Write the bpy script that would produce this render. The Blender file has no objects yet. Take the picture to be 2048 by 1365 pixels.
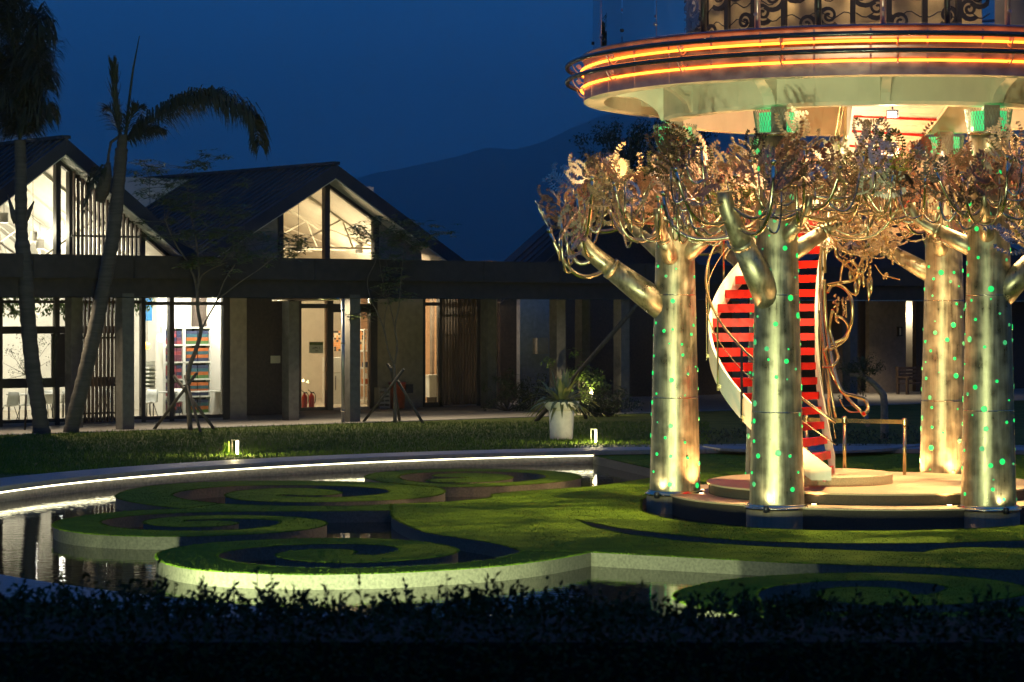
import bpy, bmesh, math, random
from math import sin, cos, pi, radians, sqrt, atan2
from mathutils import Vector, Matrix, Quaternion
from mathutils.geometry import tessellate_polygon

SC = bpy.context.scene
COL = SC.collection
# ------------------------------------------------------------------ camera
FPX, HOR, CZ = 4980.0, 625.0, 3.35          # focal length in photo pixels, horizon row, eye height
cam_data = bpy.data.cameras.new('camera')
cam = bpy.data.objects.new('camera', cam_data)
COL.objects.link(cam)
cam.location = (0, 0, CZ)
cam.rotation_euler = (radians(90), 0, 0)
cam_data.sensor_width = 36
cam_data.lens = FPX * 36 / 2048
cam_data.shift_y = -(682.5 - HOR) / 2048
cam_data.clip_start = 0.5
cam_data.clip_end = 30000
cam_data.dof.use_dof = True
cam_data.dof.focus_distance = 45
cam_data.dof.aperture_fstop = 5.0
SC.camera = cam
# ------------------------------------------------------------------ world, sun, exposure
world = bpy.data.worlds.new('World')
SC.world = world
world.use_nodes = True
wn, wl = world.node_tree.nodes, world.node_tree.links
wn.clear()
w_sky = wn.new('ShaderNodeTexSky')
w_sky.sky_type = 'NISHITA'
w_sky.sun_disc = False
SUN_EL, SUN_ROT = radians(1.0), radians(180)
w_sky.sun_elevation = SUN_EL
w_sky.sun_rotation = SUN_ROT
w_sky.air_density = 1.0
w_sky.dust_density = 0.3
w_sky.ozone_density = 6.0
w_bg = wn.new('ShaderNodeBackground')
w_bg.inputs['Strength'].default_value = 0.62
w_out = wn.new('ShaderNodeOutputWorld')
w_tc = wn.new('ShaderNodeTexCoord')
w_mp = wn.new('ShaderNodeMapping')
w_mp.inputs['Location'].default_value = (0, 0, 0.55)      # dusk: even the low sky keeps the deep blue of the upper sky
w_mp.inputs['Scale'].default_value = (1, 1, 0.6)
w_nm = wn.new('ShaderNodeVectorMath')
w_nm.operation = 'NORMALIZE'
w_tint = wn.new('ShaderNodeMix')
w_tint.data_type = 'RGBA'
w_tint.blend_type = 'MULTIPLY'
w_tint.inputs[0].default_value = 1.0
w_tint.inputs[7].default_value = (1.8, 1.36, 0.98, 1)
wl.new(w_tc.outputs['Generated'], w_mp.inputs['Vector'])
wl.new(w_mp.outputs[0], w_nm.inputs[0])
wl.new(w_nm.outputs[0], w_sky.inputs[0])
wl.new(w_sky.outputs[0], w_tint.inputs[6])
w_cn = wn.new('ShaderNodeTexNoise')                       # thin uneven cloud over the whole sky
w_cn.inputs['Scale'].default_value = 3.0
w_cn.inputs['Detail'].default_value = 5
w_cm = wn.new('ShaderNodeMapping')
w_cm.inputs['Scale'].default_value = (1, 1, 3.5)
wl.new(w_tc.outputs['Generated'], w_cm.inputs['Vector'])
wl.new(w_cm.outputs[0], w_cn.inputs['Vector'])
w_cr = wn.new('ShaderNodeMapRange')
w_cr.inputs['From Min'].default_value = 0.3
w_cr.inputs['From Max'].default_value = 0.7
w_cr.inputs['To Min'].default_value = 0.86
w_cr.inputs['To Max'].default_value = 1.14
wl.new(w_cn.outputs['Fac'], w_cr.inputs['Value'])
w_cx = wn.new('ShaderNodeVectorMath')
w_cx.operation = 'SCALE'
wl.new(w_tint.outputs[2], w_cx.inputs[0])
wl.new(w_cr.outputs[0], w_cx.inputs['Scale'])
wl.new(w_cx.outputs[0], w_bg.inputs['Color'])
wl.new(w_bg.outputs[0], w_out.inputs['Surface'])
sun_data = bpy.data.lights.new('sun', 'SUN')
sun_data.energy = 0.01
sun_data.angle = radians(20)
sun_data.color = (0.75, 0.85, 1.0)
sun = bpy.data.objects.new('sun', sun_data)
COL.objects.link(sun)
sun.rotation_euler = (radians(80), 0, radians(-20))
vs = SC.view_settings
vs.view_transform = 'Standard'
vs.look = 'None'
vs.exposure = 0.22
vs.gamma = 1.0
vs.use_curve_mapping = False
SC.render.engine = 'CYCLES'
cy = SC.cycles
cy.use_denoising = True
try:
    cy.denoiser = 'OPENIMAGEDENOISE'
    cy.denoising_input_passes = 'RGB_ALBEDO_NORMAL'
except Exception:
    pass
cy.max_bounces = 6
cy.diffuse_bounces = 2
cy.glossy_bounces = 4
cy.transmission_bounces = 4
cy.transparent_max_bounces = 12
cy.sample_clamp_indirect = 2.5
cy.sample_clamp_direct = 30
cy.caustics_reflective = False
cy.caustics_refractive = False
cy.blur_glossy = 0.3
cy.use_light_tree = True
cy.use_adaptive_sampling = True
cy.adaptive_threshold = 0.03
cy.adaptive_min_samples = 16
cy.time_limit = 760

# ------------------------------------------------------------------ helpers
def G(u, v, z):
    """point of the level z that the photograph shows at pixel (u, v)"""
    d = (CZ - z) * FPX / (v - HOR)
    return Vector(((u - 1024) * d / FPX, d, z))

def DP(u, v, d):
    """point at distance d from the camera plane"""
    return Vector(((u - 1024) * d / FPX, d, CZ + (HOR - v) * d / FPX))

def V(*a):
    return Vector(a)

class MB:
    """collects shapes, build() links them as ONE mesh object"""
    def __init__(self):
        self.v, self.f, self.sm = [], [], []
    def add(self, verts, faces, smooth=False):
        n = len(self.v)
        self.v.extend([tuple(p) for p in verts])
        for f in faces:
            self.f.append([i + n for i in f])
            self.sm.append(smooth)
        return self
    def box(self, c, s, rz=0.0, M=None):
        x, y, z = s[0] / 2, s[1] / 2, s[2] / 2
        vs_ = [V(a * x, b * y, d * z) for d in (-1, 1) for b in (-1, 1) for a in (-1, 1)]
        R = M if M is not None else Matrix.Rotation(rz, 3, 'Z')
        vs_ = [R @ p + Vector(c) for p in vs_]
        return self.add(vs_, [(0, 2, 3, 1), (4, 5, 7, 6), (0, 1, 5, 4), (2, 6, 7, 3), (0, 4, 6, 2), (1, 3, 7, 5)])
    def bar(self, p, q, w, h=None, up=V(0, 0, 1)):
        """rectangular bar from p to q"""
        p, q = Vector(p), Vector(q)
        h = h or w
        d = (q - p)
        L = d.length
        d.normalize()
        a = d.cross(up)
        if a.length < 1e-4:
            a = d.cross(V(1, 0, 0))
        a.normalize()
        b = a.cross(d)
        M = Matrix((a, d, b)).transposed()
        return self.box((p + q) / 2, (w, L, h), M=M)
    def tube(self, pts, rad, n=8, cap=True, smooth=True):
        pts = [Vector(p) for p in pts]
        m = len(pts)
        if not hasattr(rad, '__len__'):
            rad = [rad] * m
        t0 = (pts[1] - pts[0]).normalized()
        a = t0.cross(V(0, 0, 1))
        if a.length < 1e-3:
            a = t0.cross(V(1, 0, 0))
        a.normalize()
        vs_, fs = [], []
        tp = t0
        for i in range(m):
            t = (pts[min(i + 1, m - 1)] - pts[max(i - 1, 0)])
            t = t.normalized() if t.length > 1e-9 else tp
            ax = tp.cross(t)
            if ax.length > 1e-6:
                a = Quaternion(ax.normalized(), tp.angle(t)) @ a
            a = (a - t * a.dot(t)).normalized()
            b = t.cross(a)
            tp = t
            for k in range(n):
                an = 2 * pi * k / n
                vs_.append(pts[i] + (a * cos(an) + b * sin(an)) * rad[i])
        for i in range(m - 1):
            for k in range(n):
                k2 = (k + 1) % n
                fs.append((i * n + k, i * n + k2, (i + 1) * n + k2, (i + 1) * n + k))
        self.add(vs_, fs, smooth)
        if cap:
            o = len(self.v) - m * n
            self.f.append([o + k for k in range(n)][::-1]); self.sm.append(False)
            self.f.append([o + (m - 1) * n + k for k in range(n)]); self.sm.append(False)
        return self
    def lathe(self, prof, c=(0, 0), n=32, a0=0.0, a1=2 * pi, smooth=True, closed=False):
        """prof: list of (r, z); revolved about the vertical through c"""
        full = abs(a1 - a0 - 2 * pi) < 1e-6
        m = n if full else n + 1
        vs_, fs = [], []
        for i in range(m):
            an = a0 + (a1 - a0) * i / n
            for r, z in prof:
                vs_.append((c[0] + r * cos(an), c[1] + r * sin(an), z))
        k = len(prof)
        ks = k if closed else k - 1
        for i in range(n):
            i2 = (i + 1) % m
            for j in range(ks):
                j2 = (j + 1) % k
                fs.append((i * k + j, i2 * k + j, i2 * k + j2, i * k + j2))
        return self.add(vs_, fs, smooth)
    def prism(self, poly, z0, z1, holes=(), top=True, bottom=False, walls=True):
        """poly: list of (x, y); holes likewise"""
        loops = [[Vector((p[0], p[1], 0)) for p in poly]] + [[Vector((p[0], p[1], 0)) for p in h] for h in holes]
        flat = [p for l in loops for p in l]
        n = len(flat)
        tris = tessellate_polygon(loops)
        if top:
            fs = []
            for t in tris:
                a, b, c = (flat[i] for i in t)
                s = (b - a).cross(c - a).z
                fs.append(t if s > 0 else (t[0], t[2], t[1]))
            self.add([(p.x, p.y, z1) for p in flat], fs)
        if bottom:
            fs = []
            for t in tris:
                a, b, c = (flat[i] for i in t)
                s = (b - a).cross(c - a).z
                fs.append(t if s < 0 else (t[0], t[2], t[1]))
            self.add([(p.x, p.y, z0) for p in flat], fs)
        if walls:
            for l in loops:
                m = len(l)
                vs_ = [(p.x, p.y, z0) for p in l] + [(p.x, p.y, z1) for p in l]
                self.add(vs_, [(i, (i + 1) % m, m + (i + 1) % m, m + i) for i in range(m)])
        return self
    def leaf(self, p, d, up, L, w, fold=0.0):
        """a pointed leaf of four triangles"""
        s = d.cross(up)
        if s.length < 1e-4:
            s = d.cross(V(1, 0, 0))
        s.normalize()
        nrm = s.cross(d)
        m = p + d * (L * 0.45)
        self.add([p, m + s * w / 2 + nrm * fold, p + d * L, m - s * w / 2 + nrm * fold, m], [(0, 1, 4), (1, 2, 4), (2, 3, 4), (3, 0, 4)])
        return self
    def build(self, name, mat, parent=None, org=None, kind=None):
        me = bpy.data.meshes.new(name)
        if org is None:
            org = ORG.get(parent.name, V(0, 0, 0)) if parent else V(0, 0, 0)
        o = Vector(org)
        me.from_pydata([(p[0] - o[0], p[1] - o[1], p[2] - o[2]) for p in self.v], [], self.f)
        me.polygons.foreach_set('use_smooth', self.sm)
        me.update()
        me.materials.append(mat)
        ob = bpy.data.objects.new(name, me)
        COL.objects.link(ob)
        if parent:
            ob.parent = parent
            ORG[ob.name] = ORG.get(parent.name, V(0, 0, 0))
        else:
            ob.location = o
            ORG[ob.name] = o
        if kind:
            ob['kind'] = kind
        return ob

ORG = {}
def thing(name, label, cat, loc=(0, 0, 0), group=None):
    o = bpy.data.objects.new(name, None)
    COL.objects.link(o)
    o.empty_display_size = 0.2
    o.location = loc
    o['label'] = label
    o['category'] = cat
    if group:
        o['group'] = group
    ORG[o.name] = Vector(loc)
    return o

def tag(o, label, cat, group=None):
    o['label'] = label
    o['category'] = cat
    if group:
        o['group'] = group
    return o

def inst(src, parent=None, M=None, name=None):
    """a copy of one object that shares its mesh"""
    c = src.copy()
    COL.objects.link(c)
    c.parent = parent
    if M is not None:
        c.matrix_local = M
    return c

def dup_tree(root, loc, rz=0.0, label=None):
    r = root.copy()
    COL.objects.link(r)
    r.location = loc
    r.rotation_euler = (0, 0, rz)
    if label:
        r['label'] = label
    for ch in list(root.children):
        c = ch.copy(); COL.objects.link(c); c.parent = r
        for g in list(ch.children):
            d = g.copy(); COL.objects.link(d); d.parent = c
    return r

# ------------------------------------------------------------------ materials
MATS = {}
def mat(name, col, rough=0.6, metal=0.0, var=0.15, scale=6.0, bump=0.0, bscale=40.0, stretch=(1, 1, 1),
        emit=None, estr=0.0, rvar=0.0, spec=0.5, col2=None, sample=True, dist=0.02, coat=0.0, ramp=(0.32, 0.68)):
    m = bpy.data.materials.new(name)
    m.use_nodes = True
    nt = m.node_tree
    N, L = nt.nodes, nt.links
    b = N['Principled BSDF']
    b.inputs['Metallic'].default_value = metal
    b.inputs['Roughness'].default_value = rough
    b.inputs['Specular IOR Level'].default_value = spec
    if coat:
        b.inputs['Coat Weight'].default_value = coat
    tc = N.new('ShaderNodeTexCoord')
    mp = N.new('ShaderNodeMapping')
    mp.inputs['Scale'].default_value = stretch
    L.new(tc.outputs['Object'], mp.inputs['Vector'])
    if var > 0 or col2:
        nz = N.new('ShaderNodeTexNoise')
        nz.inputs['Scale'].default_value = scale
        nz.inputs['Detail'].default_value = 5
        L.new(mp.outputs[0], nz.inputs['Vector'])
        rp = N.new('ShaderNodeValToRGB')
        c2 = col2 or tuple(min(1, c * (1 + var)) for c in col)
        c1 = tuple(c * (1 - var) for c in col) if not col2 else col
        rp.color_ramp.elements[0].position = ramp[0]
        rp.color_ramp.elements[1].position = ramp[1]
        rp.color_ramp.elements[0].color = (*c1, 1)
        rp.color_ramp.elements[1].color = (*c2, 1)
        L.new(nz.outputs['Fac'], rp.inputs['Fac'])
        L.new(rp.outputs['Color'], b.inputs['Base Color'])
        if rvar:
            mr = N.new('ShaderNodeMapRange')
            mr.inputs['From Min'].default_value = 0.3
            mr.inputs['From Max'].default_value = 0.7
            mr.inputs['To Min'].default_value = max(0.02, rough - rvar)
            mr.inputs['To Max'].default_value = rough + rvar
            L.new(nz.outputs['Fac'], mr.inputs['Value'])
            L.new(mr.outputs[0], b.inputs['Roughness'])
    else:
        b.inputs['Base Color'].default_value = (*col, 1)
    if bump > 0:
        nb = N.new('ShaderNodeTexNoise')
        nb.inputs['Scale'].default_value = bscale
        nb.inputs['Detail'].default_value = 4
        L.new(mp.outputs[0], nb.inputs['Vector'])
        bp = N.new('ShaderNodeBump')
        bp.inputs['Strength'].default_value = bump
        bp.inputs['Distance'].default_value = dist
        L.new(nb.outputs['Fac'], bp.inputs['Height'])
        L.new(bp.outputs['Normal'], b.inputs['Normal'])
    if emit:
        b.inputs['Emission Color'].default_value = (*emit, 1)
        b.inputs['Emission Strength'].default_value = estr
        if not sample:
            m.cycles.emission_sampling = 'NONE'
    MATS[name] = m
    return m

def glass_mat(name, tint=(0.93, 0.96, 0.95), refl=1.0):
    m = bpy.data.materials.new(name)
    m.use_nodes = True
    N, L = m.node_tree.nodes, m.node_tree.links
    N.clear()
    out = N.new('ShaderNodeOutputMaterial')
    mx = N.new('ShaderNodeMixShader')
    tr = N.new('ShaderNodeBsdfTransparent')
    tr.inputs[0].default_value = (*tint, 1)
    gl = N.new('ShaderNodeBsdfGlossy')
    gl.inputs['Roughness'].default_value = 0.01
    fr = N.new('ShaderNodeFresnel')
    fr.inputs['IOR'].default_value = 1.45
    L.new(fr.outputs[0], mx.inputs[0])
    L.new(tr.outputs[0], mx.inputs[1])
    L.new(gl.outputs[0], mx.inputs[2])
    L.new(mx.outputs[0], out.inputs['Surface'])
    MATS[name] = m
    return m

# natural surfaces
M_turf = mat('turf', (0.06, 0.135, 0.004), 0.95, var=0.55, scale=2.2, bump=0.3, bscale=90, spec=0.1, dist=0.015, col2=(0.105, 0.20, 0.006))
M_lawn = mat('lawn', (0.055, 0.08, 0.016), 0.95, bump=0.8, bscale=26, spec=0.12, dist=0.09, scale=1.0, col2=(0.115, 0.135, 0.028))
M_blade = mat('grass_blades', (0.065, 0.13, 0.009), 0.8, scale=3, spec=0.2, col2=(0.115, 0.195, 0.013))
M_pave = mat('paving', (0.22, 0.20, 0.175), 0.8, var=0.18, scale=2.2, bump=0.25, bscale=50)
M_coping = mat('coping_stone', (0.24, 0.23, 0.235), 0.6, var=0.12, scale=9, bump=0.15, bscale=80)
M_pondwall = mat('pond_wall', (0.11, 0.105, 0.11), 0.7, var=0.3, scale=14, bump=0.3, bscale=90)
M_islewall = mat('island_edging', (0.12, 0.115, 0.09), 0.75, var=0.25, scale=25, bump=0.35, bscale=60, stretch=(1, 1, 1))
M_granite_d = mat('dark_granite', (0.055, 0.042, 0.03), 0.8, var=0.4, scale=60, bump=0.1, bscale=90)
M_granite_l = mat('sand_granite', (0.55, 0.42, 0.25), 0.6, var=0.18, scale=50, bump=0.1, bscale=90)
M_drum = mat('pedestal_stone', (0.2, 0.15, 0.10), 0.75, scale=16, stretch=(1, 1, 0.12), col2=(0.25, 0.2, 0.15))
# tower
M_steel = mat('trunk_steel', (0.26, 0.23, 0.16), 0.36, 0.8, scale=2.2, stretch=(1.6, 1.6, 0.35), rvar=0.13, col2=(0.60, 0.54, 0.40), bump=0.02, bscale=5, dist=0.02, ramp=(0.15, 0.85))
def add_stains(m, streak=(20, 20, 0.9), lo=0.27, hi=0.52, dark=0.42):
    """weathering of the sheet steel: vertical streaks and blotches in gloss and tone"""
    N, L = m.node_tree.nodes, m.node_tree.links
    b = N['Principled BSDF']
    tc = N.new('ShaderNodeTexCoord')
    mp = N.new('ShaderNodeMapping'); mp.inputs['Scale'].default_value = streak
    L.new(tc.outputs['Object'], mp.inputs[0])
    n1 = N.new('ShaderNodeTexNoise'); n1.inputs['Scale'].default_value = 1.0; n1.inputs['Detail'].default_value = 7; n1.inputs['Roughness'].default_value = 0.65
    L.new(mp.outputs[0], n1.inputs['Vector'])
    n2 = N.new('ShaderNodeTexNoise'); n2.inputs['Scale'].default_value = 4.5; n2.inputs['Detail'].default_value = 6
    L.new(tc.outputs['Object'], n2.inputs['Vector'])
    ad = N.new('ShaderNodeMath'); ad.operation = 'ADD'
    L.new(n1.outputs['Fac'], ad.inputs[0]); L.new(n2.outputs['Fac'], ad.inputs[1])
    mr = N.new('ShaderNodeMapRange')
    mr.inputs['From Min'].default_value = 0.75; mr.inputs['From Max'].default_value = 1.25
    mr.inputs['To Min'].default_value = lo; mr.inputs['To Max'].default_value = hi
    L.new(ad.outputs[0], mr.inputs['Value']); L.new(mr.outputs[0], b.inputs['Roughness'])
    m2 = N.new('ShaderNodeMapRange')
    m2.inputs['From Min'].default_value = 0.72; m2.inputs['From Max'].default_value = 1.2
    m2.inputs['To Min'].default_value = dark; m2.inputs['To Max'].default_value = 1.0
    L.new(ad.outputs[0], m2.inputs['Value'])
    old = b.inputs['Base Color'].links[0].from_socket
    mx = N.new('ShaderNodeMix'); mx.data_type = 'RGBA'; mx.blend_type = 'MULTIPLY'; mx.inputs[0].default_value = 1.0
    cc = N.new('ShaderNodeCombineColor')
    for k in range(3):
        L.new(m2.outputs[0], cc.inputs[k])
    L.new(old, mx.inputs[6]); L.new(cc.outputs[0], mx.inputs[7])
    L.new(mx.outputs[2], b.inputs['Base Color'])
add_stains(M_steel)
M_pipe = mat('polished_pipe', (0.80, 0.70, 0.52), 0.14, 1.0, var=0.1, scale=5)
M_leafmetal = mat('cut_leaf_metal', (0.62, 0.54, 0.44), 0.24, 1.0, var=0.25, scale=4)
M_leafwarmlit = mat('warm_lit_leaf_metal', (0.74, 0.44, 0.34), 0.3, 1.0, var=0.2, scale=4)  # same leaf metal, warm light painted in as a copper tint
M_leafshaded = mat('shaded_leaf_metal', (0.17, 0.14, 0.14), 0.3, 1.0, var=0.2, scale=4)  # same leaf metal, shade painted in as a dark tone
M_gold = mat('brass', (0.83, 0.65, 0.36), 0.18, 1.0, var=0.1, scale=6)
M_port = mat('green_lens', (0.02, 0.4, 0.12), 0.3, emit=(0.015, 0.85, 0.17), estr=0.75, sample=False, var=0)
M_port2 = mat('dim_green_lens', (0.1, 0.4, 0.18), 0.3, emit=(0.06, 0.7, 0.24), estr=0.38, sample=False, var=0)
M_cream = mat('deck_underside_paint', (0.76, 0.70, 0.58), 0.55, var=0.05, scale=3)
M_copper = mat('fascia_copper', (0.42, 0.27, 0.31), 0.38, 0.78, scale=3.0, rvar=0.1, col2=(0.62, 0.42, 0.42), stretch=(1, 1, 1.6))
M_tube = mat('black_tube', (0.02, 0.02, 0.025), 0.16, 0.0, var=0, spec=0.8)
M_neon = mat('neon_amber', (0.9, 0.5, 0.1), 0.4, emit=(1.0, 0.21, 0.016), estr=6.5, var=0)
M_mesh = mat('collar_mesh', (0.35, 0.38, 0.33), 0.45, 0.8, var=0.1)
M_greenglow = mat('collar_lamp', (0.1, 0.6, 0.25), 0.4, emit=(0.06, 1.0, 0.30), estr=0.65, var=0)
M_red = mat('red_tread', (0.5, 0.007, 0.002), 0.4, var=0.1, scale=8)
M_strg = mat('stringer_paint', (0.70, 0.64, 0.54), 0.45, var=0.05)
M_iron = mat('dark_iron', (0.03, 0.03, 0.04), 0.35, 0.4, var=0.1)
M_conc = mat('concrete', (0.30, 0.27, 0.23), 0.85, var=0.15, scale=3, bump=0.15, bscale=30)
M_coreback = mat('core_wall', (0.55, 0.44, 0.28), 0.5, var=0.3, scale=3)
M_glass = glass_mat('clear_glass')
M_led = mat('led_strip', (1, 0.9, 0.7), 0.5, emit=(1.0, 0.92, 0.56), estr=5.0, var=0)
M_lamp = mat('lamp_lens', (1, 0.9, 0.7), 0.5, emit=(1.0, 0.72, 0.42), estr=14.0, var=0, sample=False)
M_lampw = mat('white_lamp_lens', (1, 1, 0.95), 0.5, emit=(1.0, 0.88, 0.66), estr=14.0, var=0, sample=False)

def lamp(kind, name, loc, power, col, parent=None, target=None, size=0.1, spot=90, blend=0.6, size_y=None):
    d = bpy.data.lights.new(name, kind)
    d.energy = power
    d.color = col
    if kind == 'SPOT':
        d.spot_size = radians(spot)
        d.spot_blend = blend
        d.shadow_soft_size = size
    elif kind == 'AREA':
        d.size = size
        if size_y:
            d.shape = 'RECTANGLE'
            d.size_y = size_y
    else:
        d.shadow_soft_size = size
    o = bpy.data.objects.new(name, d)
    COL.objects.link(o)
    loc = Vector(loc)
    if target is not None:
        o.rotation_euler = (Vector(target) - loc).to_track_quat('-Z', 'Y').to_euler()
    if parent:
        o.parent = parent
        loc = loc - ORG.get(parent.name, V(0, 0, 0))
    o.location = loc
    return o
# ================================================================== the setting: ground, pond, islands
PC, PR = V(7.5, 42.75), 17.9                 # the round pond
ZW, ZI = -0.29, -0.09                        # water level, island turf level
def ring_pts(c, r, n, a0=0, a1=2 * pi):
    return [(c[0] + r * cos(a0 + (a1 - a0) * i / n), c[1] + r * sin(a0 + (a1 - a0) * i / n)) for i in range(n)]

BIG = [(-2500, -400), (2500, -400), (9000, 11000), (-9000, 11000)]
g = MB().prism(BIG, -0.02, 0.0, holes=[ring_pts(PC, PR + 0.6, 120)], walls=False)
g.build('ground', M_lawn, kind='structure')
g = MB().prism(ring_pts(PC, PR + 0.7, 96), -0.9, -0.8, walls=False)
g.build('pond_bed', mat('pond_bed', (0.012, 0.014, 0.016), 0.9, var=0.1), kind='structure')
# water
m = bpy.data.materials.new('pond_water')
m.use_nodes = True
N, L = m.node_tree.nodes, m.node_tree.links
b = N['Principled BSDF']
b.inputs['Base Color'].default_value = (0.004, 0.006, 0.010, 1)
b.inputs['Roughness'].default_value = 0.025
b.inputs['IOR'].default_value = 1.33
tc = N.new('ShaderNodeTexCoord')
mp = N.new('ShaderNodeMapping'); mp.inputs['Scale'].default_value = (1.0, 2.2, 1)
L.new(tc.outputs['Object'], mp.inputs[0])
n1 = N.new('ShaderNodeTexNoise'); n1.inputs['Scale'].default_value = 3.2; n1.inputs['Detail'].default_value = 2
L.new(mp.outputs[0], n1.inputs['Vector'])
bp = N.new('ShaderNodeBump'); bp.inputs['Strength'].default_value = 0.11; bp.inputs['Distance'].default_value = 0.02
L.new(n1.outputs['Fac'], bp.inputs['Height'])
L.new(bp.outputs['Normal'], b.inputs['Normal'])
M_water = m
MB().prism(ring_pts(PC, PR + 0.65, 96), ZW - 0.1, ZW, walls=False).build('pond_water', M_water, kind='structure')

# pond wall, coping stones and the light strip under their lip
pw = bpy.data.objects.new('pond_rim', None); COL.objects.link(pw); pw['kind'] = 'structure'
MB().lathe([(PR + 0.10, -0.9), (PR + 0.10, -0.075)], c=PC, n=180).build('pond_wall', M_pondwall, pw)
NS = 40
for i in range(NS):
    a0, a1 = 2 * pi * i / NS + 0.0004, 2 * pi * (i + 1) / NS - 0.0004
    s = MB()
    s.lathe([(PR, -0.075), (PR + 1.25, -0.075), (PR + 1.25, 0.03), (PR + 0.015, 0.03), (PR, 0.018)], c=PC, n=5, a0=a0, a1=a1, smooth=False, closed=True)
    for an in (a0, a1):
        s.add([(PC[0] + r * cos(an), PC[1] + r * sin(an), z) for r, z in ((PR, -0.075), (PR + 1.25, -0.075), (PR + 1.25, 0.03), (PR, 0.03))], [(0, 1, 2, 3)])
    s.build('coping_stone', M_coping, pw)
MB().lathe([(PR + 0.012, -0.077), (PR + 0.012, -0.105), (PR + 0.06, -0.105), (PR + 0.06, -0.077)], c=PC, n=160, smooth=False, a0=radians(108.0), a1=radians(108.0 + 225)).build('light_strip', M_led, pw)

# islands of turf, outlines taken level by level from the photograph
def smooth_loop(pts, corners=(), step=0.16, it=10, closed=True):
    """pts: world xy; returns a resampled, smoothed loop; indices in corners stay put"""
    n = len(pts)
    out, fix = [], []
    for i in range(n):
        p, q = Vector(pts[i]), Vector(pts[(i + 1) % n])
        k = max(1, int((q - p).length / step))
        for j in range(k):
            out.append(p.lerp(q, j / k))
            fix.append(j == 0 and i in corners)
    for _ in range(it):
        o2 = []
        m = len(out)
        for i in range(m):
            o2.append(out[i] if fix[i] else out[i] * 0.5 + (out[i - 1] + out[(i + 1) % m]) * 0.25)
        out = o2
    return [(p.x, p.y) for p in out]

def px(lst, z=ZI):
    return [G(u, v, z).xy for u, v in lst]

def corner_ids(lst, corners):
    return {i for i, p in enumerate(lst) if p in corners}

A_out = [(1182, 1105), (1150, 1112), (1100, 1121), (1000, 1134), (800, 1147), (600, 1151), (400, 1143), (330, 1130), (305, 1113), (330, 1098), (430, 1084),
         (620, 1076), (750, 1076.5), (850, 1083), (905, 1093), (927, 1104), (880, 1116), (780, 1125), (650, 1128), (570, 1121), (537, 1110), (575, 1101), (646, 1096), (700, 1097.5), (735, 1103), (700, 1109.5)]
A_in = [(749, 1111), (793, 1108), (814, 1100), (790, 1091), (695, 1087), (597, 1089), (500, 1095), (439, 1104), (424, 1112), (451, 1123), (500, 1130.6), (597, 1137), (722, 1138),
        (831, 1134), (927, 1128), (968, 1123), (1023, 1113.5), (1045, 1103.4)]
B_out = [(371, 1017.6), (338, 1018), (256, 1022), (168, 1031), (115, 1041), (102, 1050), (112, 1059), (153, 1067), (226, 1072.7), (344, 1074.7), (490, 1070), (578, 1064.5), (637, 1057),
         (661, 1048), (654, 1042), (622, 1036.6), (549, 1031.6), (461, 1030), (373, 1031.6), (300, 1038), (275, 1045), (300, 1052.7), (358, 1056), (432, 1054.5), (484, 1050), (497, 1045.4), (475, 1042), (417, 1040.5), (365, 1043.5)]
B_in = [(373, 1040.5), (432, 1037.6), (505, 1037.6), (560, 1039.6), (573, 1045.4), (549, 1052.7), (496, 1060), (402, 1062.5), (285, 1061), (226, 1055.7), (190, 1045.4), (197, 1041), (256, 1032), (373, 1025), (519, 1023.2), (661, 1023), (782, 1021.3)]
B_top = [(782, 1008.8), (700, 1013.2), (542, 1012), (444, 1008)]
C_out = [(371, 1017.6), (339, 1016), (273, 1006.7), (240, 1000), (226, 993), (249, 982), (298, 972.5), (371, 966), (469, 962.7), (591, 961.5), (700, 963.5), (766, 966), (849, 971), (887, 977), (894, 984),
         (880, 991), (849, 996), (783, 1001), (650, 1005), (542, 1005), (469, 1000.6), (444, 991), (469, 982), (542, 976.6), (615, 976), (676, 981), (693, 987), (664, 992), (600, 992), (566, 989.5)]
C_in = [(552, 991), (600, 995.5), (693, 995), (766, 989.6), (786, 983), (783, 979.6), (750, 975.7), (700, 973), (615, 970.5), (493, 971), (407, 976), (351, 984.7), (337, 991), (371, 1000.6), (444, 1008)]
D_out = [(860, 975), (770, 966), (723, 955), (749, 946), (816, 940.5), (915, 938), (1015, 938.8), (1098, 941.5), (1148, 946.4), (1168, 955), (1140, 962), (1048, 970.7), (965, 974)]
D_hole = [(793, 953), (816, 947), (899, 943), (982, 943), (1065, 945.8), (1101, 952.4), (1082, 959.7), (1045, 964), (960, 968), (882, 968.5), (833, 965), (799, 959)]
D_mid = [(854, 953), (880, 948), (940, 946), (1000, 948.5), (1033, 955), (1005, 962), (950, 965.7), (880, 965.7), (838, 961), (870, 958), (930, 957.5), (955, 954.5), (900, 955)]
E_out = [(2230, 1205), (2100, 1228), (2000, 1240), (1800, 1247), (1600, 1241), (1450, 1227), (1360, 1208), (1336, 1193), (1369, 1175), (1457, 1158), (1588, 1148), (1720, 1145), (1851, 1148), (1961, 1155.7), (2044, 1169), (2068, 1182),
         (2048, 1193), (1939, 1208), (1808, 1213), (1698, 1209), (1632, 1197), (1616, 1188.5), (1641, 1177.6), (1720, 1171.5), (1786, 1173), (1834, 1183), (1820, 1190)]
E_in = [(1860, 1190), (1890, 1184), (1911, 1176), (1900, 1170), (1851, 1163), (1742, 1160), (1632, 1162), (1544, 1171), (1509, 1184), (1512, 1199), (1544, 1215), (1632, 1226), (1808, 1230), (2000, 1222), (2150, 1200), (2230, 1188)]
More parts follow.
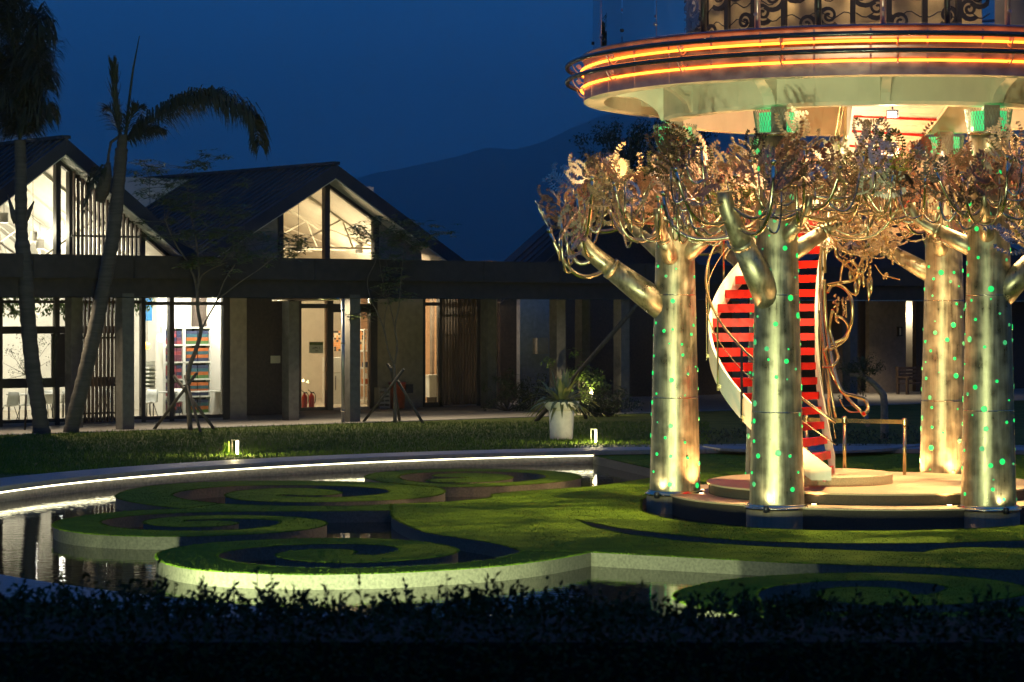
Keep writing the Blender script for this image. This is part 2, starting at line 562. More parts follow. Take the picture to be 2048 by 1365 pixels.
main = [(1301, 937), (1345, 948), (1301, 956.4), (1274, 961), (1214, 970), (1168, 975), (1082, 980), (999, 986), (984, 989), (982, 995.6), (915, 1003), (896, 1004.5), (849, 1006), (782, 1008.8),
        (782, 1021.3), (782, 1027), (786, 1037), (809, 1049), (848, 1065.6), (900, 1073), (941, 1079), (995, 1087.5), (1031, 1097), (1045, 1103.4), (1182, 1105), (1369, 1115), (1588, 1127), (1851, 1135), (2048, 1140)]
crescent = [(1152, 1039.5), (1238, 1057), (1369, 1072), (1501, 1083), (1676, 1087), (1851, 1087), (2048, 1081), (2150, 1076), (2150, 1095), (2048, 1097), (1917, 1094), (1865, 1100), (1847, 1105), (1676, 1100), (1501, 1092), (1369, 1083), (1259, 1070), (1185, 1055)]
moat_f = [(1283, 1024), (1330, 1037), (1400, 1047), (1500, 1056), (1600, 1060.5), (1700, 1062), (1800, 1062), (1950, 1058), (2048, 1051), (2140, 1040)]
TC = V(6.5, 45.07)                            # axis of the tower

isl = []
def island(name, label, lst, corners, holes=(), extra=None, grp='spiral turf islands in the pond', it=10):
    w = px(lst) + (extra or [])
    loop = smooth_loop(w, corner_ids(lst, corners) | {i for i in range(len(lst), len(w))}, it=it)
    t = thing(name, label, 'turf island', (sum(p[0] for p in loop) / len(loop), sum(p[1] for p in loop) / len(loop), ZI), grp)
    MB().prism(loop, ZW - 0.4, ZI - 0.004, holes=holes, top=False).build('edging', M_islewall, t)
    top = MB().prism(loop, ZI - 0.03, ZI, holes=holes, walls=False)
    top.build('turf', M_turf, t)
    isl.append((loop, holes, t))
    return t

island('spiral_island', 'nearest spiral turf island with a pale lit edging, at the front of the pond', A_out + A_in, [(1182, 1105), (1045, 1103.4), (700, 1109.5), (749, 1111)])
island('spiral_island', 'leftmost spiral turf island in the pond, curled in front of the second one', B_out + B_in + B_top, [(371, 1017.6), (782, 1021.3), (782, 1008.8), (444, 1008), (365, 1043.5), (373, 1040.5)])
island('spiral_island', 'wide spiral turf island lying behind the leftmost curl', C_out + C_in, [(371, 1017.6), (444, 1008), (566, 989.5), (552, 991)])
t = island('spiral_island', 'farthest round turf island below the lit pond rim', D_out, [], holes=[smooth_loop(px(D_hole))])
lp = smooth_loop(px(D_mid), it=6)
MB().prism(lp, ZW - 0.4, ZI - 0.004, top=False).build('inner_edging', M_islewall, t)
MB().prism(lp, ZI - 0.03, ZI, walls=False).build('inner_turf', M_turf, t)
isl.append((lp, (), t))
island('spiral_island', 'spiral turf island half hidden by the dark hedge below the tower', E_out + E_in, [(2230, 1205), (2230, 1188), (1820, 1190), (1860, 1190)])
arc = [(PC[0] + (PR + 0.09) * cos(a), PC[1] + (PR + 0.09) * sin(a)) for a in [radians(74 + 34 * i / 14) for i in range(15)]]
ext = [V(9.0, 32.9), V(11.5, 34.5), V(14.0, 39), V(14.5, 45), V(13.2, 52)] + [Vector(p) for p in arc]
moat = smooth_loop([Vector(p) for p in px(moat_f)] + [TC + V(4.2 * cos(a), 4.2 * sin(a)) for a in [radians(-10 + 195 * i / 12) for i in range(13)]], it=6)
island('lawn_island', 'broad turf island round the metal tree tower', main, [(1345, 948), (984, 989), (982, 995.6), (782, 1008.8), (782, 1021.3), (1045, 1103.4), (1182, 1105), (2048, 1140)],
       holes=[smooth_loop(px(crescent), {0, 12}, it=4), moat], extra=ext, grp='turf islands')

# path strip behind the tower and planting bed
MB().prism([(PC[0] + r * cos(a), PC[1] + r * sin(a)) for r, s in ((PR + 1.27, 1), (PR + 2.6, -1)) for a in [radians(60 + 47 * (i if s > 0 else 20 - i) / 20) for i in range(21)]], 0, 0.012).build('path', M_pave, kind='structure')
bx = [G(1405, 897, 0).xy, G(1440, 902, 0).xy, G(1540, 907, 0).xy, G(1660, 908, 0).xy, G(1760, 904, 0).xy, G(1840, 896, 0).xy, G(1850, 892, 0).xy, G(1760, 898, 0).xy, G(1660, 901, 0).xy, G(1540, 900, 0).xy, G(1440, 896, 0).xy, G(1408, 893, 0).xy]
MB().prism(bx, 0, 0.06).build('kerb', M_coping, kind='structure')

# distant hills
random.seed(5)
hm = MB()
def ridge(d, prof, name, matl, depth=1500):
    b_ = MB()
    rows = []
    us = [u for u, v in prof]
    n = 90
    for i in range(n + 1):
        u = us[0] + (us[-1] - us[0]) * i / n
        for k in range(len(prof) - 1):
            if prof[k][0] <= u <= prof[k + 1][0]:
                f = (u - prof[k][0]) / (prof[k + 1][0] - prof[k][0])
                f = f * f * (3 - 2 * f)
                v = prof[k][1] * (1 - f) + prof[k + 1][1] * f
        p = DP(u, v, d)
        p.z += random.uniform(-1, 1) * d * 0.0006
        rows.append(p)
    vs_ = []
    for j in range(7):
        f = j / 6
        for p in rows:
            vs_.append((p.x * (1 - 0.35 * (1 - f)), p.y - depth * (1 - f), max(-1, p.z * f ** 0.9) + random.uniform(-30, 30) * (1 if 0 < j < 6 else 0)))
    m_ = n + 1
    b_.add(vs_, [(j * m_ + i, j * m_ + i + 1, (j + 1) * m_ + i + 1, (j + 1) * m_ + i) for j in range(6) for i in range(n)], True)
    back = [(p.x * 1.1, p.y + depth * 0.3, -1) for p in rows]
    b_.add([tuple(p) for p in rows] + back, [(i, i + 1, m_ + i + 1, m_ + i) for i in range(n)], True)
    return b_.build(name, matl, kind='structure')
M_hill = mat('forested_hill', (0.05, 0.07, 0.06), 0.95, var=0.3, scale=0.006, spec=0.05)
ridge(8000, [(-1800, 330), (-700, 210), (150, 330), (420, 345), (620, 380), (800, 335), (880, 322), (985, 291), (1060, 305), (1110, 268), (1190, 235), (1400, 160), (1900, 130), (2600, 200), (3400, 330)], 'hills', M_hill)

# unseen wooded bank added behind and beside the viewer to block low sky light
wb = MB()
random.seed(9)
nb_, vs_ = 64, []
for j, (r_, h_) in enumerate(((70, -0.5), (95, 14), (125, 30), (160, 44), (210, 52), (260, -0.5))):
    for i in range(nb_ + 1):
        a = radians(165 + 210 * i / nb_)
        e_ = min(1, i / 7, (nb_ - i) / 7)
        vs_.append((r_ * cos(a) * 1.1, 20 + r_ * sin(a), -0.5 + (h_ + random.uniform(-3, 3)) * e_ if 0 < j < 5 else -0.5))
wb.add(vs_, [(j * (nb_ + 1) + i, j * (nb_ + 1) + i + 1, (j + 1) * (nb_ + 1) + i + 1, (j + 1) * (nb_ + 1) + i) for j in range(5) for i in range(nb_)], True)
wb.build('added_terrain', mat('sky_block_bank', (0.025, 0.04, 0.018), 0.95, var=0.5, scale=0.2, bump=1.0, bscale=0.6, dist=2.0, spec=0.05), kind='structure')
# ================================================================== the tower
tx, ty = TC
PT = (tx, ty)
# stepped round platform
plat = thing('round_platform', 'round two-step stone platform under the metal trees', 'platform', (tx, ty, ZW))
MB().lathe([(3.62, -0.8), (3.62, 0.045)], c=PT, n=96).build('riser', M_granite_d, plat)
MB().lathe([(3.62, 0.045), (3.66, 0.045), (3.66, 0.075), (2.9, 0.075)], c=PT, n=96, smooth=False).build('tread', M_granite_l, plat)
MB().lathe([(2.93, 0.07), (2.93, 0.25)], c=PT, n=96).build('riser', M_granite_d, plat)
MB().lathe([(2.93, 0.25), (2.97, 0.25), (2.97, 0.28), (0.01, 0.28)], c=PT, n=96, smooth=False).build('tread', M_granite_l, plat)
SX = (5.85, 45.0)                               # stair axis
MB().lathe([(1.25, 0.27), (1.25, 0.44), (1.22, 0.46), (0.01, 0.46)], c=(5.62, 45.0), n=64, smooth=False).build('stair_base', M_granite_l, plat)

# ---- deck
deck = thing('observation_deck', 'round observation deck with amber neon rings on the metal trees', 'deck', (tx, ty, 6.8))
RF = 5.2
zf0, zf1 = 7.16, 7.97
MB().lathe([(RF, zf0), (RF, zf1 - 0.06), (RF + 0.05, zf1 - 0.03), (RF + 0.05, zf1), (RF - 0.3, zf1 + 0.01)], c=PT, n=128).build('fascia', M_copper, deck)
for i in range(36):                              # vertical joints of the fascia plates
    a = 2 * pi * i / 36 + 0.03
    MB().box((tx + (RF + 0.003) * cos(a), ty + (RF + 0.003) * sin(a), (zf0 + zf1) / 2 - 0.03), (0.008, 0.03, zf1 - zf0 - 0.08), rz=a).build('fascia_joint', M_copper, deck)
MB().lathe([(RF, zf0), (RF - 0.36, zf0), (RF - 0.36, zf0 + 0.1)], c=PT, n=128, smooth=False).build('rim_soffit', M_cream, deck)
MB().lathe([(RF - 0.36, zf0 + 0.1), (RF - 0.36, 7.55), (3.0, 7.55), (0.02, 7.55)], c=PT, n=96, smooth=False).build('ceiling', M_cream, deck)
MB().lathe([(3.75, 7.55), (3.75, 6.86), (3.72, 6.80), (3.42, 6.80), (3.42, 7.55)], c=PT, n=96, smooth=False).build('ring_beam', M_cream, deck)
MB().lathe([(RF - 0.3, zf1 + 0.01), (0.02, zf1 + 0.01)], c=PT, n=96, smooth=False).build('deck_floor', M_conc, deck)
for zt, nm in ((7.79, 'tube_ring'), (7.52, 'tube_ring')):
    MB().lathe([(5.5 + 0.045 * cos(k * pi / 4), zt + 0.045 * sin(k * pi / 4)) for k in range(8)], c=PT, n=128, closed=True).build(nm, M_tube, deck)
for zt in (7.70, 7.385):
    MB().lathe([(RF + 0.05 + 0.022 * cos(k * pi / 3), zt + 0.022 * sin(k * pi / 3)) for k in range(6)], c=PT, n=128, closed=True).build('neon_tube', M_neon, deck)
# scroll brackets that hold the tube rings
for i in range(18):
    a = 2 * pi * i / 18 + 0.11
    s = MB()
    for z0 in (7.79, 7.52):
        pts = []
        for k in range(11):
            f = k / 10
            pts.append(V(tx, ty, 0) + V(cos(a), sin(a), 0) * (5.47 - 0.27 * f) + V(0, 0, z0 - 0.01 - 0.17 * sin(f * pi * 0.9)))
        s.tube(pts, 0.014, 5)
        cc = V(tx, ty, 0) + V(cos(a), sin(a), 0) * 5.34 + V(0, 0, z0 - 0.06)
        s.tube([cc + V(cos(a), sin(a), 0) * (0.05 * (1 - k / 16) * cos(k * 0.8)) + V(0, 0, 0.05 * (1 - k / 16) * sin(k * 0.8)) for k in range(13)], 0.011, 5)
    s.build('scroll_bracket', M_copper, deck)
# cantilever brackets under the deck, curved on their lower edge
TREES = []
for k, (ox, oy) in enumerate([(-1.764 - .252, -2.915), (1.764 - .252, -3.205), (-3.53, 0.29), (-1.764 + .252, 3.205), (1.764 + .06, 2.93), (3.53, -0.29)]):
    TREES.append((tx + ox, ty + oy))
for (X, Y) in TREES:
    a0 = atan2(Y - ty, X - tx)
    for da in (0, pi / 6):
        a = a0 + da
        er, et = V(cos(a), sin(a), 0), V(-sin(a), cos(a), 0)
        prof = [(3.75, 6.84)]
        for k in range(9):
            f = k / 8
            prof.append((3.80 + 0.45 * f, 6.84 + 0.42 * f ** 0.5 if f else 6.84))
        prof += [(4.84, 7.30), (4.84, 7.54), (3.75, 7.54)]
        s = MB()
        w = 0.11 if da == 0 else 0.08
        vs_ = []
        for sg in (-1, 1):
            for r, z in prof:
                vs_.append(V(tx, ty, z) + er * r + et * (w * sg))
        n = len(prof)
        s.add(vs_, [tuple(range(n))[::-1], tuple(range(n, 2 * n))] + [(i, (i + 1) % n, n + (i + 1) % n, n + i) for i in range(n)])
        s.build('cantilever_bracket', M_cream, deck)
# glass railing with posts
for i in range(30):
    a0, a1 = 2 * pi * i / 30 + 0.006, 2 * pi * (i + 1) / 30 - 0.006
    s = MB().lathe([(5.02, zf1 + 0.04), (5.02, 9.05), (5.035, 9.05), (5.035, zf1 + 0.04)], c=PT, n=3, a0=a0, a1=a1, smooth=False, closed=True)
    s.build('glass_panel', M_glass, deck)
    a = 2 * pi * i / 30
    s = MB().tube([(tx + 4.96 * cos(a), ty + 4.96 * sin(a), zf1), (tx + 4.96 * cos(a), ty + 4.96 * sin(a), 9.1)], 0.05, 8)
    s.tube([(tx + 4.96 * cos(a), ty + 4.96 * sin(a), zf1 + 0.25), (tx + 5.06 * cos(a), ty + 5.06 * sin(a), zf1 + 0.25)], 0.03, 8)
    s.build('railing_post', M_iron if i % 2 else M_copper, deck)
MB().lathe([(4.96 + 0.03 * cos(k * pi / 3), 9.1 + 0.03 * sin(k * pi / 3)) for k in range(6)], c=PT, n=96, closed=True).build('handrail', M_copper, deck)
# core room on the deck: scroll screens and a concrete wall
RC = 3.6
MB().lathe([(3.3, zf1), (3.3, 10.6), (0.02, 10.6)], c=PT, n=64, smooth=False, a0=radians(170), a1=radians(296)).build('core_back', M_coreback, deck)
MB().lathe([(RC + 0.05, zf1), (RC + 0.05, 10.6), (0.02, 10.6)], c=PT, n=64, smooth=False, a0=radians(296), a1=radians(368)).build('concrete_wall', M_conc, deck)
def onring(a, z, r=RC):
    return V(tx + r * cos(a), ty + r * sin(a), z)
rs = random.Random(8)
A0, A1 = radians(181), radians(295)
npn = 12
for i in range(npn):
    a0 = A0 + (A1 - A0) * i / npn
    a1 = A0 + (A1 - A0) * (i + 1) / npn
    MB().box(onring(a0, (zf1 + 10.6) / 2), (0.07, 0.09, 10.6 - zf1), rz=a0).build('screen_post', M_iron, deck)
    s = MB()
    wd = (a1 - a0) * RC
    for j in range(4):
        cu, cz, rr = (0.5 + 0.18 * (-1) ** (i + j)) * wd, zf1 + 0.22 + 0.5 * j + 0.12 * ((i + j) % 3), 0.19 + 0.05 * ((i * 3 + j) % 3)
        sg = 1 if (i + j) % 2 else -1
        # flat scroll: spiral ribbon widening into a crescent
        pv = []
        K = 30
        for k in range(K + 1):
            th = k / K * 2 * pi * 1.75
            r = rr * (0.12 + 0.88 * (k / K) ** 1.1)
            w = 0.045 + 0.11 * max(0, (k / K - 0.55) / 0.45) * (1.3 - k / K)
            pv.append((r - w / 2, r + w / 2, th))
        vs_ = []
        for dpt in (0.0, 0.03):
            for ri, ro, th in pv:
                for r in (ri, ro):
                    uu = cu + sg * r * cos(th + 0.8)
                    vs_.append(onring(a0 + min(max(uu, 0.02), wd - 0.02) / RC, max(cz + r * sin(th + 0.8), zf1 + 0.01), RC - 0.01 + dpt))
        n = (K + 1) * 2
        fs = []
        for k in range(K):
            o = 2 * k
            fs += [(o, o + 1, o + 3, o + 2), (n + o, n + o + 2, n + o + 3, n + o + 1), (o, o + 2, n + o + 2, n + o), (o + 1, n + o + 1, n + o + 3, o + 3)]
        s.add(vs_, fs)
    for j in range(7):
        z = zf1 + 0.35 + 0.28 * j
        s.tube([onring(a0 + (a1 - a0) * f, z + 0.05 * sin(9 * f + j + i)) for f in [q / 8 for q in range(9)]], 0.011, 4)
    s.build('scroll_screen', M_iron, deck)
for a in (radians(205), radians(235), radians(262), radians(285)):
    lamp('POINT', 'core_lamp', onring(a, 9.6, 3.95), 130, (1.0, 0.66, 0.34), deck, size=0.12)

# ---- metal trees
rt = random.Random(21)
def tr(z):
    """trunk radius at height z"""
    return 0.465 - (z - 0.07) / 6.27 * 0.155
# shared leaf sprays: flat cut plates with curled stems
def heart(mb, p, d, s, n, L):
    w = L * 0.62
    q = [p, p + d * L * 0.18 + s * w * 0.42, p + d * L * 0.42 + s * w * 0.5, p + d * L, p + d * L * 0.42 - s * w * 0.5, p + d * L * 0.18 - s * w * 0.42]
    t = 0.003
    mb.add([x + n * t for x in q] + [x - n * t for x in q], [(0, 1, 2, 3, 4, 5), (11, 10, 9, 8, 7, 6)] + [(i, 6 + i, 6 + (i + 1) % 6, (i + 1) % 6) for i in range(6)])
def ribbon(mb, pts, w, nrm):
    """flat cut stem"""
    vs_ = []
    m_ = len(pts)
    for i, p in enumerate(pts):
        t = (pts[min(i + 1, m_ - 1)] - pts[max(i - 1, 0)]).normalized()
        s = t.cross(nrm).normalized()
        ww = w[i]
        vs_ += [p + s * ww + nrm * 0.004, p - s * ww + nrm * 0.004, p - s * ww - nrm * 0.004, p + s * ww - nrm * 0.004]
    fs = []
    for i in range(m_ - 1):
        for k in range(4):
            k2 = (k + 1) % 4
            fs.append((4 * i + k, 4 * i + k2, 4 * i + 4 + k2, 4 * i + 4 + k))
    mb.add(vs_, fs)
def make_spray(seed):
    r = random.Random(seed)
    s = MB()
    nrm = V(0, 1, 0)
    ex, ez = V(1, 0, 0), V(0, 0, 1)
    stem = [V(0.10 * sin(2.2 * f) * (1 if seed % 2 else -1), 0, 0.34 * f) for f in [k / 5 for k in range(6)]]
    ribbon(s, stem, [0.02 - 0.008 * k / 5 for k in range(6)], nrm)
    tip = stem[-1]
    arms = [(-1, 1.25, 0.34), (1, 1.0, 0.32), (-1, 0.4, 0.30), (1, 0.25, 0.34), (-1, 0.9, 0.22)]
    for j, (sg, a, R) in enumerate(arms):
        R *= r.uniform(0.85, 1.15)
        p0 = stem[min(5, 2 + j)]
        ang = pi / 2 + sg * a
        pts = [p0]
        K = 11
        cur = r.uniform(0.9, 1.9) * -sg
        for k in range(1, K + 1):
            ang_k = ang + cur * (k / K) ** 1.3
            pts.append(pts[-1] + (ex * cos(ang_k) + ez * sin(ang_k)) * (R * 1.9 / K))
        ribbon(s, pts, [0.012 - 0.007 * k / K for k in range(K + 1)], nrm)
        for k in range(2, K + 1):
            t = (pts[k] - pts[k - 1]).normalized()
            for side in ((sg, -sg) if k % 2 else (sg,)):
                sd = t.cross(nrm) * side
                d = (t * 0.45 + sd).normalized()
                heart(s, pts[k] + d * 0.006, d, d.cross(nrm), nrm, r.uniform(0.058, 0.074) * (1.2 if side == sg else 0.75))
        heart(s, pts[-1], t, t.cross(nrm), nrm, 0.07)
    me = bpy.data.meshes.new('leaf_spray')
    me.from_pydata([tuple(p) for p in s.v], [], s.f)
    return me
SPRAYS = []
for k in range(10):
    me = make_spray(100 + k)
    for mm in (M_leafmetal, M_leafwarmlit, M_leafshaded):
        m2 = me.copy()
        m2.materials.append(mm)
        SPRAYS.append(m2)

def place_spray(parent, p, size, tilt, yaw, mk):
    me = SPRAYS[rt.randrange(10) * 3 + mk]
    o = bpy.data.objects.new('leaf_spray', me)
    COL.objects.link(o)
    o.parent = parent
    M = Matrix.Translation(Vector(p) - ORG[parent.name]) @ Matrix.Rotation(yaw, 4, 'Z') @ Matrix.Rotation(tilt[0], 4, 'X') @ Matrix.Rotation(tilt[1], 4, 'Y') @ Matrix.Scale(size, 4)
    o.matrix_local = M
    return o

port_meshes = []
for q, mm in ((0, M_port), (1, M_port2)):
    s = MB().lathe([(0.001, 0.012), (0.8, 0.012), (0.86, 0.02), (1.0, 0.012), (1.02, -0.05)], n=14)
    me = bpy.data.meshes.new('porthole_light')
    me.from_pydata(s.v, [], s.f)
    me.materials.append(mm)
    port_meshes.append(me)

def bez(p0, p1, p2, p3, n):
    o = []
    for i in range(n + 1):
        t = i / n
        o.append(p0 * (1 - t) ** 3 + p1 * (3 * t * (1 - t) ** 2) + p2 * (3 * t * t * (1 - t)) + p3 * t ** 3)
    return o

def pipe_j(mb, p, az, reach, dip, rise, r, lean=0.0, n=10):
    """a U-shaped pipe that leaves p sideways, sags and turns upward; returns its tip"""
    d = V(cos(az), sin(az), 0)
    q = p + d * reach + V(0, 0, rise)
    q.z = min(q.z, 5.82 - 0.22 * sin(reach * 40))            # the crown stays flat below the ring beam
    pts = bez(p, p + d * reach * 0.55 + V(0, 0, -dip * 1.2), p + d * reach * 1.02 + V(0, 0, -dip * 1.1), q + d * lean, n)
    mb.tube(pts, [r * (1 - 0.18 * i / n) for i in range(n + 1)], 8)
    # cap collar
    t = (pts[-1] - pts[-2]).normalized()
    mb.tube([pts[-1] - t * r * 1.1, pts[-1] + t * r * 0.5], r * 1.22, 8)
    return pts

def metal_tree(X, Y, limbs, label, full=True):
    t = thing('metal_tree', label, 'metal tree', (X, Y, ZW), 'metal trees carrying the deck')
    c = (X, Y)
    MB().lathe([(0.52, -0.8), (0.52, 0.0), (0.50, 0.02)], c=c, n=36).build('pedestal', M_drum, t)
    MB().lathe([(0.50, 0.02), (0.545, 0.03), (0.555, 0.06), (0.53, 0.075), (0.50, 0.08), (0.505, 0.10), (0.49, 0.115), (0.46, 0.12)], c=c, n=40).build('base_ring', M_pipe, t)
    zs = [0.08 + 6.26 * k / 12 for k in range(13)]
    trunk = MB().lathe([(tr(z), z) for z in zs] + [(0.02, 6.34)], c=c, n=40).build('trunk', M_steel, t)
    for zz in (1.72 + rt.uniform(-.08, .08), 3.62 + rt.uniform(-.05, .05), 5.2):
        MB().lathe([(tr(zz) - 0.004, zz - 0.012), (tr(zz) + 0.004, zz - 0.005), (tr(zz) + 0.004, zz + 0.005), (tr(zz) - 0.004, zz + 0.012)], c=c, n=40).build('weld_seam', M_pipe, t)
    # collar at the top: flaring mesh round a lit box and a square strut up to the ring beam
    col = MB()
    nv = 44
    for k in range(nv):
        a = 2 * pi * k / nv
        for sg in (-1, 1):
            pts = [V(X + (0.34 + 0.06 * f) * cos(a + sg * 0.35 * f), Y + (0.34 + 0.06 * f) * sin(a + sg * 0.35 * f), 6.36 + 0.40 * f) for f in (0, 0.5, 1)]
            col.tube(pts, 0.0045, 3, cap=False)
    col.build('mesh_collar', M_mesh, t)
    MB().lathe([(0.33, 6.32), (0.355, 6.34), (0.355, 6.37), (0.33, 6.38)], c=c, n=36).build('collar_ring', M_pipe, t)
    MB().lathe([(0.30, 6.38), (0.30, 6.72), (0.02, 6.72)], c=c, n=20).build('collar_lamp', M_greenglow, t)
    a = atan2(ty - Y, tx - X)
    MB().box((X - 0.36 * 0 , Y - 0.31, 6.58), (0.26, 0.03, 0.46)).build('strut_plate', M_conc, t)
    MB().box((X, Y, 6.6), (0.2, 0.2, 0.5)).build('strut', M_cream, t)
    # portholes in loose rings up the trunk
    z = 0.3
    ring = 0
    used = []
    while z < 6.2:
        nn = 8 if z < 5 else 6
        for k in range(nn):
            an = 2 * pi * (k + 0.5 * (ring % 2)) / nn + rt.uniform(-.42, .42)
            zz = z + rt.uniform(-.17, .17)
            if zz > 6.2 or rt.random() < 0.08 or any(abs(zz - z_) < 0.16 and abs((an - a_ + pi) % (2 * pi) - pi) * 0.42 < 0.16 for z_, a_ in used):
                continue
            used.append((zz, an))
            big = rt.choice((0.052, 0.042, 0.032, 0.028, 0.023, 0.016))
            o = bpy.data.objects.new('porthole_light', port_meshes[0 if rt.random() < 0.68 else 1])
            COL.objects.link(o)
            o.parent = t
            q = V(cos(an), sin(an), 0.025).to_track_quat('Z', 'Y')
            o.matrix_local = Matrix.Translation(V(tr(zz) * cos(an), tr(zz) * sin(an), zz - ZW)) @ q.to_matrix().to_4x4() @ Matrix.Diagonal((big, big, 0.5, 1))
        z += 0.36
        ring += 1
    # limbs
    for (az, z0, z1, reach, rr) in limbs:
        d = V(cos(az), sin(az), 0)
        p0 = V(X, Y, z0) + d * 0.1
        p1 = V(X, Y, z1) + d * reach
        m_ = p0.lerp(p1, 0.62)
        lb = MB()
        lb.tube([p0, p0.lerp(p1, 0.3), m_], [rr * 1.1, rr, rr * 0.80], 18)
        lb.tube([m_ - (p1 - p0) * 0.012, m_ + (p1 - p0) * 0.03], rr * 0.84, 18)
        e = p1 + V(0, 0, 0.25)
        lb.tube(bez(m_, m_.lerp(p1, 0.5), p1, e, 6), [rr * (0.72 - 0.2 * k / 6) for k in range(7)], 14)
        limb = lb.build('limb', M_steel, t)
        tips = []
        pb = MB()
        for k in range(6):
            f = rt.uniform(0.0, 1.0)
            st = m_.lerp(e, f)
            a2 = az + (k - 2.5) * 0.72 + rt.uniform(-.3, .3)
            pts = pipe_j(pb, st, a2, rt.uniform(0.45, 1.3), rt.uniform(0.08, 0.36), rt.uniform(0.45, 1.2), rt.choice((0.046, 0.038, 0.03)), rt.uniform(-.1, .4))
            tips.append((pts[-1], a2))
            tips.append((pts[8], a2))
            for j in range(rt.choice((1, 2, 3))):
                f2 = rt.randrange(4, 9)
                a3 = a2 + rt.choice((-1, 1)) * rt.uniform(0.7, 1.6)
                ps = pipe_j(pb, pts[f2], a3, rt.uniform(0.22, 0.55), rt.uniform(0.05, 0.24), rt.uniform(0.2, 0.8), rt.choice((0.026, 0.021, 0.016)), rt.uniform(-.1, .1), 9)
                tips.append((ps[-1], a3))
                if rt.random() < 0.35:
                    tips.append((ps[7], a3))
        pb.build('pipe_branches', M_pipe, limb)['kind'] = 'stuff'
        for (p, a2) in tips:
            for q in range(0 if rt.random() < 0.12 else 1):
                mk = rt.choices((0, 1, 2), (0.40, 0.36, 0.24))[0]
                place_spray(t, p - V(0, 0, 0.03), rt.uniform(0.65, 1.1) * (0.85 if p.z > 5.5 else 1.0), (rt.uniform(-.8, .8), rt.uniform(-1.2, 1.2)), rt.uniform(0, 2 * pi), mk)
    return t

W_ = pi
metal_tree(*TREES[0], [(radians(223), 3.45, 5.1, 1.32, 0.235), (radians(20), 4.25, 5.0, 1.35, 0.15), (radians(140), 4.2, 4.9, 1.2, 0.16), (radians(300), 4.5, 5.05, 0.9, 0.13)],
           'tall silver metal tree in front of the red stairs')
metal_tree(*TREES[1], [(radians(335), 3.5, 4.75, 1.25, 0.21), (radians(165), 4.35, 4.95, 1.3, 0.15), (radians(255), 4.5, 5.1, 0.95, 0.13)],
           'silver metal tree with a thick limb at the right edge of the photo')
metal_tree(*TREES[2], [(radians(188), 3.35, 4.6, 1.8, 0.24), (radians(250), 4.2, 4.95, 1.1, 0.15), (radians(320), 4.3, 5.0, 1.2, 0.15), (radians(130), 4.3, 5.0, 1.3, 0.15)],
           'leftmost silver metal tree with a thick limb reaching left')
metal_tree(*TREES[3], [(radians(150), 4.0, 4.8, 1.3, 0.17), (radians(60), 4.2, 5.0, 1.2, 0.16)], 'metal tree mostly hidden behind the front tree and the stairs')
metal_tree(*TREES[4], [(radians(165), 4.0, 4.8, 1.5, 0.17), (radians(60), 4.2, 5.0, 1.2, 0.16), (radians(250), 4.4, 5.0, 0.9, 0.14)], 'rear metal tree with orange glow beside the brass barrier')
metal_tree(*TREES[5], [(radians(170), 4.2, 5.0, 1.3, 0.16), (radians(270), 4.1, 5.0, 1.1, 0.16)], 'metal tree just past the right edge of the photo')

# ---- stairs
st = thing('spiral_staircase', 'cream spiral staircase with red treads inside the metal trees', 'staircase', (SX[0], SX[1], 0.28))
NT, DZ, DA = 27, 0.264, radians(9.2)
AB = radians(-78)
RO, RI = 2.24, 0.38
def sp(al, rho, z):
    return V(SX[0] - rho * cos(al), SX[1] + rho * sin(al), z)
for i in range(NT):
    al = AB + DA * i
    z = 0.46 + DZ * (i + 0.5)
    s = MB()
    vs_ = []
    # tread: thin slab; riser: red lip below its leading edge
    for (a, dz) in ((al, 0.0), (al + DA * 1.12, 0.0)):
        for rho in (RI, RO):
            vs_ += [sp(a, rho, z), sp(a, rho, z - 0.04)]
    s.add(vs_, [(0, 2, 6, 4), (1, 5, 7, 3), (0, 1, 3, 2), (4, 6, 7, 5), (0, 4, 5, 1), (2, 3, 7, 6)])
    v2 = []
    for a in (al - 0.004, al + 0.02):
        for rho in (RI, RO):
            v2 += [sp(a, rho, z + 0.005), sp(a, rho, z - 0.125 - 0.03 * (rho == RO))]
    s.add(v2, [(0, 2, 6, 4), (1, 5, 7, 3), (0, 1, 3, 2), (4, 6, 7, 5), (0, 4, 5, 1), (2, 3, 7, 6)])
    s.build('tread', M_red, st)
def helix_band(rho, h0, h1, th, name, i1=NT + 0.3):
    s = MB()
    K = 90
    vs_ = []
    for k in range(K + 1):
        i = -0.3 + (i1 + 0.3) * k / K
        al = AB + DA * i
        z = 0.46 + DZ * (i + 0.5)
        for r in (rho - th / 2, rho + th / 2):
            vs_ += [sp(al, r, max(0.463, z + h0)), sp(al, r, max(0.47, z + h1))]
    fs = []
    for k in range(K):
        o = 4 * k
        fs += [(o, o + 4, o + 5, o + 1), (o + 2, o + 3, o + 7, o + 6), (o + 1, o + 5, o + 7, o + 3), (o, o + 2, o + 6, o + 4)]
    fs += [(0, 1, 3, 2), (4 * K, 4 * K + 2, 4 * K + 3, 4 * K + 1)]
    s.add(vs_, fs, False)
    return s.build(name, M_strg, st)
helix_band(RO + 0.03, -0.30, 0.16, 0.05, 'outer_stringer')
helix_band(RI - 0.03, -0.42, 0.26, 0.05, 'inner_stringer')
s = MB()                                         # smooth lining below the top flight
K = 30
vs_ = []
for k in range(K + 1):
    i = 15.5 + (NT - 15.2) * k / K
    for rho in (RI, RO):
        vs_ += [sp(AB + DA * i, rho, 0.46 + DZ * (i + 0.5) - 0.24), sp(AB + DA * i, rho, 0.46 + DZ * (i + 0.5) - 0.27)]
s.add(vs_, [f_ for k in range(K) for o in (4 * k,) for f_ in ((o, o + 2, o + 6, o + 4), (o + 1, o + 5, o + 7, o + 3))])
s.build('stair_soffit', M_strg, st)
